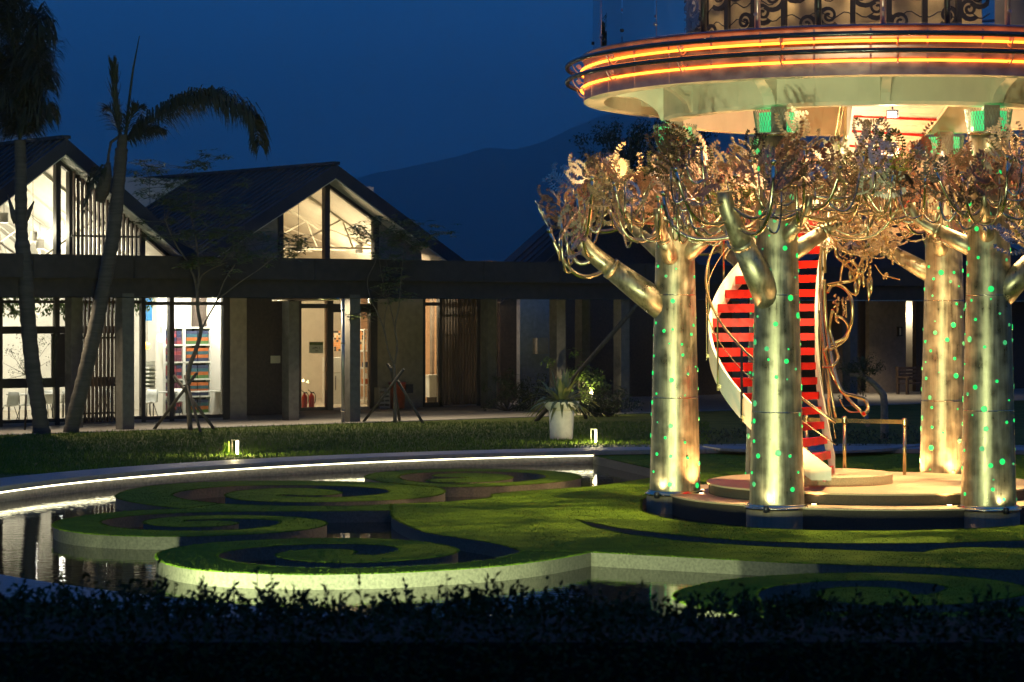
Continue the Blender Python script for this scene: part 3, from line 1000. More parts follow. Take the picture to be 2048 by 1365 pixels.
for rho in (RO + 0.10, RI - 0.10):
    pts = [sp(AB + DA * i * 0.5, rho, 0.46 + DZ * (i * 0.5 + 0.5) + 1.0) for i in range(-1, NT * 2 + 1)]
    MB().tube(pts, 0.024, 8).build('handrail', M_gold, st)
    pts = [sp(AB + DA * i * 0.5, rho, 0.46 + DZ * (i * 0.5 + 0.5) + 0.62) for i in range(-1, NT * 2 + 1)]
    MB().tube(pts, 0.010, 6).build('middle_rail', M_gold, st)
    for i in range(2, NT, 2 if rho > 1 else 3):
        al = AB + DA * (i + 0.3)
        z = 0.46 + DZ * (i + 0.8)
        s = MB().bar(sp(al, rho, z - 0.3), sp(al, rho, z + 1.0), 0.05, 0.014, up=V(cos(al), -sin(al), 0))
        s.box(sp(al, rho - 0.03 * (1 if rho > 1 else -1), z - 0.22), (0.06, 0.06, 0.06))
        s.build('baluster', M_gold, st)

# ---- curling brass vine beside the stairs
DV = 44.2
vine = thing('brass_vine', 'curling brass vine ornament hanging beside the staircase', 'ornament', DP(1690, 800, DV))
def vpts(lst, d0=DV, wob=0.12):
    q = [DP(u, v, d0 + wob * sin(i * 1.3)) for i, (u, v) in enumerate(lst)]
    out = []
    n = len(q)
    for i in range(n - 1):
        a, b_, c_, d_ = q[max(i - 1, 0)], q[i], q[i + 1], q[min(i + 2, n - 1)]
        for k in range(6):
            t_ = k / 6
            out.append(0.5 * ((2 * b_) + (c_ - a) * t_ + (2 * a - 5 * b_ + 4 * c_ - d_) * t_ ** 2 + (3 * b_ - a - 3 * c_ + d_) * t_ ** 3))
    out.append(q[-1])
    return out
CUR = [([(1648, 560), (1652, 640), (1660, 700), (1672, 755), (1686, 785), (1712, 793), (1730, 800), (1736, 818), (1728, 828)], 0.034),
       ([(1648, 700), (1662, 745), (1690, 790), (1724, 826)], 0.028),
       ([(1665, 620), (1660, 660), (1672, 700), (1676, 718), (1664, 732), (1645, 734)], 0.026),
       ([(1648, 705), (1662, 690), (1690, 675), (1704, 640), (1703, 600), (1690, 578), (1668, 570), (1655, 585)], 0.030),
       ([(1660, 700), (1684, 686), (1697, 668), (1692, 645), (1678, 634), (1672, 640), (1678, 646)], 0.022),
       ([(1655, 570), (1680, 566), (1708, 560), (1716, 540), (1704, 524), (1690, 526)], 0.026),
       ([(1672, 480), (1672, 510), (1690, 528), (1712, 545), (1720, 530), (1728, 505), (1716, 485), (1690, 478)], 0.022),
       ([(1690, 475), (1720, 490), (1734, 520), (1728, 545), (1714, 545)], 0.018),
       ([(1686, 528), (1682, 550), (1681, 565)], 0.018),
       ([(1690, 580), (1712, 590), (1718, 575)], 0.016),
       ([(1680, 800), (1688, 815), (1700, 824), (1722, 824)], 0.012),
       ([(1778, 490), (1785, 510), (1800, 530), (1810, 532)], 0.010),
       ([(1750, 530), (1765, 550), (1785, 556), (1800, 560)], 0.010)]
for pts, r in CUR:
    MB().tube(vpts(pts), r * 1.05, 8).build('vine_stem', M_gold, vine)
rv = random.Random(4)
s = MB().lathe([(0.001, -0.05), (0.035, -0.035), (0.05, 0), (0.035, 0.035), (0.001, 0.05)], c=DP(1728, 828, DV).xy, n=12)
s.v = [(x, y, z + DP(1728, 828, DV).z) for x, y, z in s.v]
s.build('finial', M_gold, vine)
# hanging clusters of beads and pods
bead = MB().lathe([(0.001, -0.02), (0.015, -0.013), (0.02, 0), (0.015, 0.013), (0.001, 0.02)], n=8)
for (u, v, ln, n) in [(1690, 480, 55, 26), (1706, 500, 60, 30), (1724, 480, 80, 46), (1738, 500, 70, 40), (1752, 470, 40, 30), (1776, 440, 60, 40), (1765, 430, 50, 26), (1672, 590, 50, 40), (1690, 595, 40, 30), (1786, 490, 40, 16), (1770, 548, 10, 14), (1740, 430, 40, 36), (1715, 440, 40, 36)]:
    s = MB()
    for k in range(n):
        f = k / n
        p = DP(u + rv.uniform(-7, 7) * (1 - 0.6 * f), v + ln * f, DV + rv.uniform(-.08, .08))
        sc_ = rv.uniform(0.6, 1.1)
        s.add([(p.x + x * sc_, p.y + y * sc_, p.z + z * sc_ * 1.2) for x, y, z in bead.v], bead.f, True)
    s.build('bead_cluster', M_gold, vine)['kind'] = 'stuff'
for (u, v, ln) in [(1737, 555, 48), (1742, 552, 36), (1727, 550, 26), (1711, 560, 34), (1718, 545, 30), (1760, 475, 32), (1772, 470, 24), (1745, 470, 26), (1700, 540, 24)]:
    p = DP(u, v, DV)
    MB().tube([p, p + V(0.0, 0, -ln * 0.25 / 112), p + V(0.01, 0, -ln * 0.8 / 112), p + V(0, 0, -ln / 112)], [0.006, 0.035, 0.028, 0.004], 7).build('pod', M_gold, vine)
for k in range(34):
    p = DP(rv.uniform(1660, 1800), rv.uniform(425, 520), DV + rv.uniform(-.2, .2))
    place_spray(vine, p, rv.uniform(0.35, 0.6), (rv.uniform(-1, 1), rv.uniform(-2.5, 2.5)), rv.uniform(0, 6.28), 0)

# ---- brass belt barrier behind the stairs
def stanchion(u, d, label, zb):
    p = DP(u, 700, d); p.z = zb
    t = thing('stanchion', label, 'stanchion', p, 'brass barrier posts')
    MB().lathe([(0.17, zb), (0.17, zb + 0.015), (0.14, zb + 0.03), (0.04, zb + 0.035)], c=p.xy, n=24).build('foot', M_gold, t)
    MB().tube([p + V(0, 0, 0.03), p + V(0, 0, 1.02)], 0.032, 14).build('post', M_gold, t)
    MB().lathe([(0.036, zb + 1.0), (0.05, zb + 1.0), (0.05, zb + 1.10), (0.036, zb + 1.13), (0.001, zb + 1.13)], c=p.xy, n=16, smooth=False).build('cap', M_gold, t)
    return p
pa = stanchion(1689, 46.6, 'brass barrier post beside the foot of the red stairs', 0.28)
pb_ = stanchion(1809, 47.0, 'brass barrier post standing apart near the rear metal tree', 0.22)
pc_ = stanchion(1613, 47.0, 'brass barrier post seen through the stairs', 0.28)
MB().bar(pa + V(0.03, 0, 1.04), pb_ + V(-0.05, 0, 1.06), 0.01, 0.08).build('barrier_belt', M_gold)
tag(bpy.data.objects['barrier_belt'], 'brass belt stretched between the two barrier posts', 'barrier belt')
o = MB().bar(pc_ + V(0.04, 0, 1.04), pa + V(-0.05, 0, 1.04), 0.01, 0.08).build('barrier_belt', M_gold)
tag(o, 'brass belt passing behind the red stairs', 'barrier belt')

# ---- lamps of the tower
TNAME = ['front metal tree before the red stairs', 'metal tree at the right picture edge', 'leftmost metal tree', 'metal tree hidden behind the stairs', 'orange rear metal tree', 'metal tree past the picture edge']
ORD = ['first', 'second', 'third', 'fourth', 'fifth', 'sixth', 'seventh', 'eighth']
WARM, GRN = (1.0, 0.52, 0.18), (1.0, 0.86, 0.42)
for k, (X, Y) in enumerate(TREES):
    a = atan2(ty - Y, tx - X)
    # recessed uplight on the inner side of each trunk
    for q, (da, pw_) in enumerate(((0.75, 800), (-0.75, 800))):
        d = V(cos(a + da), sin(a + da), 0)
        p = V(X, Y, 0.0) + d * 0.66
        inner = (p.xy - TC).length < 2.93
        p.z = 0.285 if inner else 0.08
        t = thing('uplight', 'recessed amber uplight %s the foot of the %s' % (('left of', 'right of')[q], TNAME[k]), 'uplight', p, 'amber uplights in the platform')
        MB().lathe([(0.001, p.z + 0.012), (0.05, p.z + 0.012)], c=p.xy, n=12).build('lens', M_lamp, t)
        MB().lathe([(0.05, p.z + 0.014), (0.07, p.z + 0.014), (0.075, p.z)], c=p.xy, n=16).build('rim', M_pipe, t)
        lamp('SPOT', 'uplight_beam', p + V(0, 0, 0.05), pw_, WARM, t, target=V(X, Y, 6.2) + d * 0.75, size=0.05, spot=110, blend=0.8)
    # outer greenish-white uplight standing in the moat
    d = V(cos(a + pi), sin(a + pi), 0)
    for da in (0.0,):
        if Y > ty + 1:
            continue
        dd = V(d.x * 0.6 - 0.0, -0.8 if Y < ty + 1 else d.y, 0).normalized()
        p = V(X, Y, 0.06) + dd * 0.60
        t = thing('pond_uplight', 'small uplight clamped to the pedestal of the %s' % TNAME[k], 'uplight', p, 'uplights on the pedestals')
        MB().lathe([(0.001, p.z + 0.05), (0.04, p.z + 0.05), (0.05, p.z + 0.03), (0.05, p.z - 0.06), (0.001, p.z - 0.07)], c=p.xy, n=14).build('housing', M_iron, t)
        lamp('SPOT', 'pond_uplight_beam', p + V(0, 0, 0.1), 26, GRN, t, target=V(X, Y, 1.5), size=0.06, spot=130, blend=0.9)
# work lamp under the ceiling
p = DP(1785, 228, 43.6)
t = thing('floodlight', 'bright white floodlight under the deck ceiling', 'floodlight', p)
MB().box(p, (0.2, 0.12, 0.14)).build('housing', M_iron, t)
MB().box(p + V(-0.02, -0.075, -0.02), (0.15, 0.02, 0.1)).build('lens', M_lampw, t)
MB().bar(p + V(0, 0, 0.05), V(p.x, p.y, 7.5), 0.03).build('stem', M_iron, t)
lamp('POINT', 'flood_beam', p + V(-0.1, -0.2, -0.15), 350, (1.0, 0.74, 0.44), t, size=0.08)
for (X, Y) in [(5.0, 43.6), (8.2, 44.0), (6.6, 46.6)]:
    p = V(X, Y, 7.3)
    t = thing('downlight', 'round downlight in the %s of the ring beam' % ('left' if X < 6 else 'right' if X > 7 else 'rear'), 'downlight', p, 'downlights inside the ring beam')
    MB().lathe([(0.09, 7.30), (0.11, 7.32), (0.11, 7.55)], c=(X, Y), n=16).build('housing', M_cream, t)
    MB().lathe([(0.001, 7.31), (0.09, 7.31)], c=(X, Y), n=16).build('lens', M_lamp, t)
    lamp('SPOT', 'downlight_beam', p + V(0, 0, -0.03), 4000, (1.0, 0.66, 0.30), t, target=V(X, Y, 0), size=0.08, spot=140, blend=0.7)

for k in range(8):  # extra lamps added under the rim to brighten the lawn
    a = radians(150 + 240 * k / 7)
    X, Y = tx + 4.35 * cos(a), ty + 4.35 * sin(a)
    p = V(X, Y, 7.45)
    t = thing('lawn_fill_light', 'added lawn fill light under the deck rim, %s counted from its left rear' % ORD[k], 'downlight', p, 'added lawn fill lights under the deck rim')
    MB().lathe([(0.06, 7.45), (0.08, 7.46), (0.08, 7.55)], c=(X, Y), n=14).build('housing', M_cream, t)
    MB().lathe([(0.001, 7.46), (0.06, 7.46)], c=(X, Y), n=14).build('lens', M_lamp, t)
    lamp('SPOT', 'lawn_fill_beam', p + V(0, 0, -0.03), 130, (1.0, 0.80, 0.40), t, target=V(X + 0.9 * cos(a), Y + 0.9 * sin(a), 3.5), size=0.06, spot=96, blend=0.8)
# ================================================================== buildings behind the lawn
OB = V(-10.94, 70.4)
E1 = V(0.7772, 0.6293)
E2 = V(-0.6293, 0.7772)
BRZ = atan2(E1.y, E1.x)
def bw(s, t, z):
    p = OB + E1 * s + E2 * t
    return V(p.x, p.y, z)
def su(u, t):
    k = (u - 1024) / FPX
    ox, oy = OB.x + t * E2.x, OB.y + t * E2.y
    return (k * oy - ox) / (E1.x - k * E1.y)
def zv(u, v, t):
    return CZ + (HOR - v) * bw(su(u, t), t, 0).y / FPX
def bb(mb, s0, s1, t0, t1, z0, z1):
    return mb.box(bw((s0 + s1) / 2, (t0 + t1) / 2, (z0 + z1) / 2), (abs(s1 - s0), abs(t1 - t0), abs(z1 - z0)), rz=BRZ)
def sheet(mb, poly, t0, t1):
    """poly in (s, z), extruded in depth"""
    n = len(poly)
    mb.add([bw(s, t0, z) for s, z in poly] + [bw(s, t1, z) for s, z in poly], [tuple(range(n)), tuple(range(n, 2 * n))[::-1]] + [(i, n + i, n + (i + 1) % n, (i + 1) % n) for i in range(n)])
    return mb

M_white = mat('white_plaster', (0.72, 0.69, 0.62), 0.7, var=0.05, scale=3)
M_cream2 = mat('cream_plaster', (0.70, 0.62, 0.48), 0.7, var=0.05, scale=3)
M_frame = mat('dark_window_frame', (0.035, 0.03, 0.026), 0.4, 0.3, var=0.1)
M_slat = mat('timber_slat', (0.10, 0.055, 0.035), 0.6, var=0.25, scale=9, stretch=(1, 1, 0.15))
M_roof = mat('standing_seam_roof', (0.03, 0.032, 0.04), 0.6, 0.2, var=0.15, scale=2)
M_fascia = mat('weathered_fascia', (0.03, 0.024, 0.02), 0.7, var=0.3, scale=4, bump=0.15, bscale=40)
M_colm = mat('column_concrete', (0.10, 0.093, 0.083), 0.8, var=0.2, scale=6, bump=0.15, bscale=50)
M_bark = mat('bark', (0.06, 0.05, 0.04), 0.9, var=0.35, scale=12, bump=0.4, bscale=30, stretch=(1, 1, 0.5))
M_render = mat('grey_render', (0.26, 0.205, 0.155), 0.85, var=0.15, scale=5, bump=0.15, bscale=60)
M_brickw = mat('brown_wall', (0.05, 0.034, 0.026), 0.8, var=0.3, scale=12, bump=0.2, bscale=40)
M_floor = mat('indoor_floor', (0.42, 0.36, 0.28), 0.35, var=0.08, scale=4)
M_blackm = mat('black_metal', (0.02, 0.02, 0.022), 0.4, 0.5, var=0)
M_whitep = mat('white_plastic', (0.75, 0.74, 0.68), 0.4, var=0.04)
M_orange = mat('timber_panel', (0.62, 0.36, 0.2), 0.55, var=0.15, scale=4, stretch=(1, 1, 6))
M_redp = mat('red_paint', (0.5, 0.03, 0.02), 0.35, var=0.1)
M_globe = mat('globe_glass', (1, 1, 0.95), 0.4, emit=(1, 0.93, 0.78), estr=5.0, var=0)
M_globe2 = mat('amber_globe', (1, 0.7, 0.2), 0.4, emit=(1, 0.55, 0.12), estr=3.0, var=0)
M_bulb = mat('pendant_lens', (1, 1, 1), 0.4, emit=(1, 0.85, 0.6), estr=8.0, var=0)

# pavement in front of the buildings
pv = []
MB().prism([bw(-14, -0.25, 0).xy, bw(60, -0.25, 0).xy, bw(60, 16, 0).xy, bw(-14, 16, 0).xy], 0, 0.02).build('pavement', M_pave, kind='structure')

# ---- covered walk: fascia, beam, columns
ZB0, ZB1, ZB2 = zv(250, 594, 0), zv(250, 557, 0), zv(250, 511, 0)
walk = thing('covered_walkway', 'long dark covered walkway with square columns along the buildings', 'walkway', bw(8, 0, 0))
js = [su(u, 0) for u in (-160, 66, 268, 450, 630, 800, 968, 1120, 1290, 1480, 1680, 1900, 2150)]
for a, b_ in zip(js[:-1], js[1:]):
    bb(MB(), a + 0.012, b_ - 0.012, 0, 0.12, ZB1, ZB2).build('fascia_panel', M_fascia, walk)
bb(MB(), js[0], js[-1], 0.13, 0.3, ZB1 + 0.02, ZB2 - 0.03).build('fascia_backing', M_frame, walk)
bb(MB(), js[0], js[-1], 0.22, 0.55, ZB0, ZB1 + 0.01).build('beam', M_fascia, walk)
bb(MB(), js[0], js[-1], 0.56, 8.0, ZB0 + 0.10, ZB0 + 0.2).build('soffit', M_render, walk)
bb(MB(), js[0], js[-1], 0.31, 3.3, ZB2 - 0.25, ZB2 - 0.12).build('flat_roof', M_roof, walk)
bb(MB(), js[0], js[-1], 0.20, 0.24, ZB0 - 0.025, ZB0 - 0.003).build('drip_edge', M_pipe, walk)
for (u, t_) in ((250, 0.4), (703, 0.4), (148, 2.3), (581, 2.45), (977, 6.3), (1115, 1.6), (1243, 0.5), (1165, 5.5), (1480, 0.4), (1700, 0.4)):
    s_ = su(u, t_)
    c_ = MB()
    bb(c_, s_ - 0.19, s_ + 0.19, t_ - 0.19, t_ + 0.19, 0.02, ZB0 + 0.1)
    c_.build('column', M_colm, walk)
# metal drainpipe on the front column
dpz = thing('drainpipe', 'grey metal drainpipe running across and down a front column', 'drainpipe', bw(su(686, 0.1), 0.1, 0.02))
q0, q1 = bw(su(545, 2.0), 2.0, zv(545, 601, 2.0)), bw(su(686, 0.1), 0.1, zv(686, 598, 0.1))
MB().tube([q0, q1 + V(-0.1, 0, 0)], 0.05, 8).build('horizontal_pipe', M_pipe, dpz)
MB().tube([q1, V(q1.x, q1.y, 0.02)], 0.055, 10).build('downpipe', mat('pipe_grey', (0.3, 0.31, 0.33), 0.35, 0.8, var=0.1), dpz)
for zz in (0.35, 2.4, 3.4):
    MB().tube([V(q1.x, q1.y, zz), V(q1.x, q1.y, zz + 0.04)], 0.068, 10).build('pipe_clip', M_pipe, dpz)

def gable(name, label, sp_, zp, m_, tf, tw, tb, s_l, s_r, cream, z_eave=4.72):
    """gabled hall: roof edge at depth tf, glazed wall at tw, back at tb"""
    t = thing(name, label, 'building', bw(sp_, tw, 0))
    th = 0.46
    seams = []
    for sg, nm in ((-1, 'roof'), (1, 'roof')):
        half = (zp - z_eave) / m_
        se = sp_ + sg * half
        r = MB()
        sheet(r, [(sp_ + 0.002 * sg, zp), (se, z_eave), (se, z_eave - th), (sp_ + 0.002 * sg, zp - th)], tf, tb + 0.5)
        ro = r.build(nm, M_roof, t)
        k = tf + 0.25
        while k < tb:
            bx_ = MB()
            p, q = bw(sp_, k, zp + 0.03), bw(se, k, z_eave + 0.03)
            bx_.bar(p, q, 0.05, 0.07)
            bx_.build('roof_seam', M_roof, ro)
            k += 0.42
        # lining below the roof
        sheet(MB(), [(sp_ + 0.001 * sg, zp - th - 0.01), (se, z_eave - th - 0.01), (se, z_eave - th - 0.05), (sp_ + 0.001 * sg, zp - th - 0.05)], tf + 0.05, tb).build('ceiling', cream, t)
    MB().bar(bw(sp_, tf, zp + 0.04), bw(sp_, tb + 0.5, zp + 0.04), 0.28, 0.1).build('ridge_cap', M_roof, t)
    return t, th

def zroof(s, sp_, zp, m_, th=0.46):
    return zp - th - 0.06 - m_ * abs(s - sp_)

# ================= left hall (shop)
TA, TAF = 4.1, 3.4
sA, zA = su(133, TAF), zv(133, 277, TAF)
mA = (zA - zv(400, 510, TAF)) / (su(400, TAF) - sA)
hallA, thA = gable('gabled_shop', 'left gabled shop building with bright glazed front', sA, zA, mA, TAF, TA, 16, -9, 9, M_white)
sAr = su(490, TA)
sAl = su(-120, TA)
bb(MB(), sAl, sAr, TA - 0.05, 15, 0.0, 0.12).build('floor', M_floor, hallA)
bb(MB(), su(457, TA), sAr, TA - 0.1, TA + 0.15, 0.02, 4.1).build('wall', M_render, hallA)
bb(MB(), sAl, sAr, TA - 0.02, TA + 0.12, 3.85, 4.95).build('spandrel', M_frame, hallA)
bb(MB(), sAl, sAr, 12.6, 12.8, 0.1, 8).build('back_wall', M_white, hallA)
bb(MB(), sAr - 0.15, sAr, TA + 0.16, 12.6, 0.1, 4.0).build('side_wall', M_white, hallA)
bb(MB(), su(312, 6.4), sAr - 0.16, 6.3, 6.42, 0.1, 4.4).build('partition', M_white, hallA)
bb(MB(), sAl - 0.15, sAl, TA, 12.6, 0.1, 7).build('side_wall', M_white, hallA)
def ff(u0, u1, v0, v1, t0, parent, dt=0.1, name='window_frame', mt=M_frame, ur=None):
    ur = ur if ur is not None else (u0 + u1) / 2
    return bb(MB(), su(u0, t0), su(u1, t0), t0 - dt / 2, t0 + dt / 2, zv(ur, v1, t0), zv(ur, v0, t0)).build(name, mt, parent)
# ground floor frames
for (u0, u1) in ((-6, 3), (108, 117), (281, 289), (337, 346), (444, 458)):
    bb(MB(), su(u0, TA), su(u1, TA), TA - 0.08, TA + 0.08, 0.02, 3.86).build('mullion', M_frame, hallA)
ff(-100, 281, 601, 607, TA, hallA, ur=60); ff(-100, 240, 653, 668, TA, hallA, 0.12, ur=60); ff(-100, 240, 757, 776, TA, hallA, 0.12, ur=60)
ff(289, 445, 604, 611, TA, hallA, ur=367)
ff(103, 131, 668, 757, TA + 0.03, hallA, 0.06, 'dark_panel', ur=110)
ff(-100, 281, 839, 846, TA, hallA, ur=60); ff(289, 445, 831, 838, TA, hallA, ur=367)
bb(MB(), sAl, su(457, TA), TA - 0.06, TA + 0.1, 0.02, zv(367, 838, TA)).build('sill', M_conc, hallA)
for (u0, u1) in ((-100, -6), (3, 108), (117, 281), (289, 337), (346, 444)):
    bb(MB(), su(u0, TA), su(u1, TA), TA + 0.02, TA + 0.03, 0.2, 3.84).build('pane', M_glass, hallA)
# gable glazing: posts and panes follow the roof
def gposts(t0, sp_, zp, m_, ulist, zb, parent, w=0.16):
    for u in ulist:
        s_ = su(u, t0)
        bb(MB(), s_ - w / 2, s_ + w / 2, t0 - 0.1, t0 + 0.1, zb, zroof(s_, sp_, zp, m_) - 0.03).build('gable_post', M_frame, parent)
def gpanes(t0, sp_, zp, m_, edges, zb, parent):
    for u0, u1 in edges:
        a, c_ = su(u0, t0), su(u1, t0)
        poly = [(a, zb), (c_, zb), (c_, max(zb + 0.02, zroof(c_, sp_, zp, m_)))]
        if a < sp_ < c_:
            poly.append((sp_, zroof(sp_, sp_, zp, m_)))
        poly.append((a, max(zb + 0.02, zroof(a, sp_, zp, m_))))
        sheet(MB(), poly, t0 - 0.01, t0 + 0.01).build('pane', M_glass, parent)
def grail(t0, sp_, zp, m_, u0, u1, parent):
    a, c_ = su(u0, t0), su(u1, t0)
    pts = [a] + ([sp_] if a < sp_ < c_ else []) + [c_]
    for p, q in zip(pts[:-1], pts[1:]):
        MB().bar(bw(p, t0, zroof(p, sp_, zp, m_) - 0.04), bw(q, t0, zroof(q, sp_, zp, m_) - 0.04), 0.16, 0.12).build('rake_frame', M_frame, parent)
gposts(TA, sA, zA, mA, (114, 140, 283), 4.9, hallA)
gpanes(TA, sA, zA, mA, ((-100, 112), (116, 138), (142, 281), (285, 330), (333, 380)), 4.95, hallA)
grail(TA, sA, zA, mA, -100, 400, hallA)
# timber slat screens
def slats(name_parent, u0, u1, n, t0, z0f, z1f, bars=()):
    for i in range(n):
        u = u0 + (u1 - u0) * (i + 0.5) / n
        s_ = su(u, t0)
        bb(MB(), s_ - 0.028, s_ + 0.028, t0 - 0.05, t0 + 0.05, z0f, z1f(s_)).build('slat', M_slat, name_parent)
    for z in bars:
        bb(MB(), su(u0, t0), su(u1, t0), t0 + 0.02, t0 + 0.06, z - 0.03, z + 0.03).build('slat_rail', M_frame, name_parent)
scr = thing('slat_screen', 'dark timber slat screen in the left gable', 'slat screen', bw(su(210, 3.85), 3.85, 4.9), 'timber slat screens')
slats(scr, 144, 284, 17, 3.85, 4.9, lambda s_: zroof(s_, sA, zA, mA) - 0.05, (zv(210, 473, 3.85),))
scr = thing('slat_screen', 'dark timber slat screen between two columns of the shop', 'slat screen', bw(su(200, 3.6), 3.6, 0.02), 'timber slat screens')
slats(scr, 166, 236, 9, 3.6, 0.08, lambda s_: 3.8, (zv(200, 676, 3.6), 0.35, zv(200, 605, 3.6)))
# roof trusses of the shop, pendant lamps
def truss(parent, sp_, zp, m_, t0, cream, half=4.6):
    zt = zroof(sp_, sp_, zp, m_)
    k = MB()
    zl = zt - m_ * half
    k.bar(bw(sp_ - half, t0, zl + 0.2), bw(sp_ + half, t0, zl + 0.2), 0.07)
    for sg in (-1, 1):
        k.bar(bw(sp_, t0, zt - 0.1), bw(sp_ + sg * half, t0, zl + 0.1), 0.09)
        k.bar(bw(sp_, t0, zl + 0.2), bw(sp_ + sg * half * 0.5, t0, (zt + zl) / 2), 0.05)
        k.bar(bw(sp_ + sg * half * 0.5, t0, (zt + zl) / 2), bw(sp_ + sg * half * 0.62, t0, zl + 0.2), 0.05)
        k.bar(bw(sp_ + sg * half * 0.8, t0, zl + 0.3), bw(sp_ + sg * half * 0.3, t0 + 2.2, zt - 0.9), 0.04)
    return k.build('roof_truss', cream, parent)
for t0 in (5.6, 7.8, 10.0, 12.2):
    truss(hallA, sA, zA, mA, t0, M_white)
def pendant(u, v, t0, label, power, col, h=0.3):
    s_ = su(u, t0)
    z = zv(u, v, t0)
    p = bw(s_, t0, z)
    t = thing('pendant_lamp', label, 'pendant lamp', p, 'cylinder pendant lamps')
    MB().lathe([(0.001, z + h), (0.13, z + h), (0.13, z)], c=p.xy, n=16, smooth=False).build('shade', mat('shade_grey', (0.25, 0.24, 0.22), 0.5, var=0) if 'shade_grey' not in MATS else MATS['shade_grey'], t)
    MB().lathe([(0.001, z + 0.01), (0.12, z + 0.01)], c=p.xy, n=16).build('lens', M_bulb, t)
    MB().tube([p + V(0, 0, h), p + V(0, 0, h + 1.6)], 0.008, 4).build('cord', M_blackm, t)
    lamp('POINT', 'pendant_light', p + V(0, 0, -0.18), power, col, t, size=0.14)
CW, CWW = (1.0, 0.86, 0.62), (1.0, 0.80, 0.52)
pendant(8, 446, 6.2, 'pendant lamp at the far left behind the gable glass', 250, CW)
pendant(66, 483, 6.6, 'pendant lamp right of the left palm trunk', 250, CW)
pendant(80, 498, 9.4, 'smaller pendant lamp deeper inside the left gable', 250, CW)
pendant(208, 490, 7.0, 'pendant lamp behind the slatted gable screen', 250, CW)
pendant(300, 500, 7.0, 'pendant lamp in the low right corner of the left gable', 110, CW)
# strip ceiling lights of the ground floor
for (u, t0) in ((60, 6.0), (200, 6.5), (350, 5.0), (410, 5.2), (120, 9.5)):
    s_ = su(u, t0)
    p = bw(s_, t0, 3.9)
    t = thing('linear_light', 'linear ceiling light over the shop floor ' + {60: 'near the left palm', 200: 'behind the slat screen', 350: 'before the shelf unit', 410: 'beside the pale side wall', 120: 'deep behind the first column'}[u], 'ceiling light', p, 'linear lights in the shop')
    bb(MB(), s_ - 0.6, s_ + 0.6, t0 - 0.06, t0 + 0.06, 3.9, 3.96).build('housing', M_whitep, t)
    lamp('POINT', 'linear_light_glow', p + V(0, 0, -0.12), 270, (1.0, 0.92, 0.78), t, size=0.2)

# ---- shop contents
def chair(u, v, t0, rz, label):
    s_ = su(u, t0)
    p = bw(s_, t0, 0.12)
    t = thing('shell_chair', label, 'chair', p, 'white shell chairs in the shop')
    R = Matrix.Rotation(rz, 3, 'Z')
    def X(x, y, z):
        return R @ V(x, y, z) + p
    sh = MB()
    prof = [(0.22, 0.44), (0.05, 0.42), (-0.16, 0.43), (-0.21, 0.50), (-0.24, 0.66), (-0.27, 0.85)]
    vs_ = []
    for i, (y, z) in enumerate(prof):
        w = 0.23 - 0.02 * (i == 5) - 0.02 * (i == 0)
        for x in (-w, -w * 0.5, 0, w * 0.5, w):
            vs_.append(X(x, y + 0.05 * (abs(x) / w) ** 2 * (i > 2), z + 0.03 * (abs(x) / w) ** 2 * (i < 3)))
    sh.add(vs_, [(r * 5 + c_, r * 5 + c_ + 1, r * 5 + c_ + 6, r * 5 + c_ + 5) for r in range(5) for c_ in range(4)], True)
    o = sh.build('shell', M_whitep, t)
    sol = o.modifiers.new('thickness', 'SOLIDIFY'); sol.thickness = 0.018
    for sx in (-1, 1):
        for sy in (-1, 1):
            MB().tube([X(0.12 * sx, 0.1 * sy, 0.42), X(0.21 * sx, 0.2 * sy, 0.0)], 0.012, 6).build('leg', M_blackm, t)
def table(u, t0, w, d, label, h=0.74):
    s_ = su(u, t0)
    p = bw(s_, t0, 0.12)
    t = thing('cafe_table', label, 'table', p, 'white tables in the shop')
    MB().box(p + V(0, 0, h), (w, d, 0.03), rz=BRZ).build('table_top', M_whitep, t)
    for sx in (-1, 1):
        for sy in (-1, 1):
            q = V(p.x, p.y, 0) + Matrix.Rotation(BRZ, 3, 'Z') @ V(sx * (w / 2 - 0.06), sy * (d / 2 - 0.06), 0)
            MB().tube([V(q.x, q.y, 0.12 + h), V(q.x, q.y, 0.12)], 0.015, 6).build('leg', M_blackm, t)
chair(18, 0, 5.4, 2.6, 'white shell chair nearest the left edge behind the shop glass')
chair(52, 0, 5.6, 2.4, 'white shell chair just left of the left palm trunk')
chair(90, 0, 6.6, 0.6, 'white shell chair just right of the left palm trunk')
chair(126, 0, 6.6, 0.9, 'white shell chair half hidden by the first column')
chair(297, 0, 5.0, 2.7, 'white shell chair in the corner of the large shop window')
chair(350, 0, 5.2, 3.0, 'white shell chair behind the young tree')
chair(205, 0, 6.2, 0.3, 'white shell chair behind the slat screen')
table(72, 6.3, 1.6, 0.8, 'long white table among the chairs at the left')
table(322, 5.5, 0.9, 0.5, 'white table beside the shelf of boxes')
table(424, 5.3, 1.3, 0.6, 'white table against the pale wall by the wall corner')
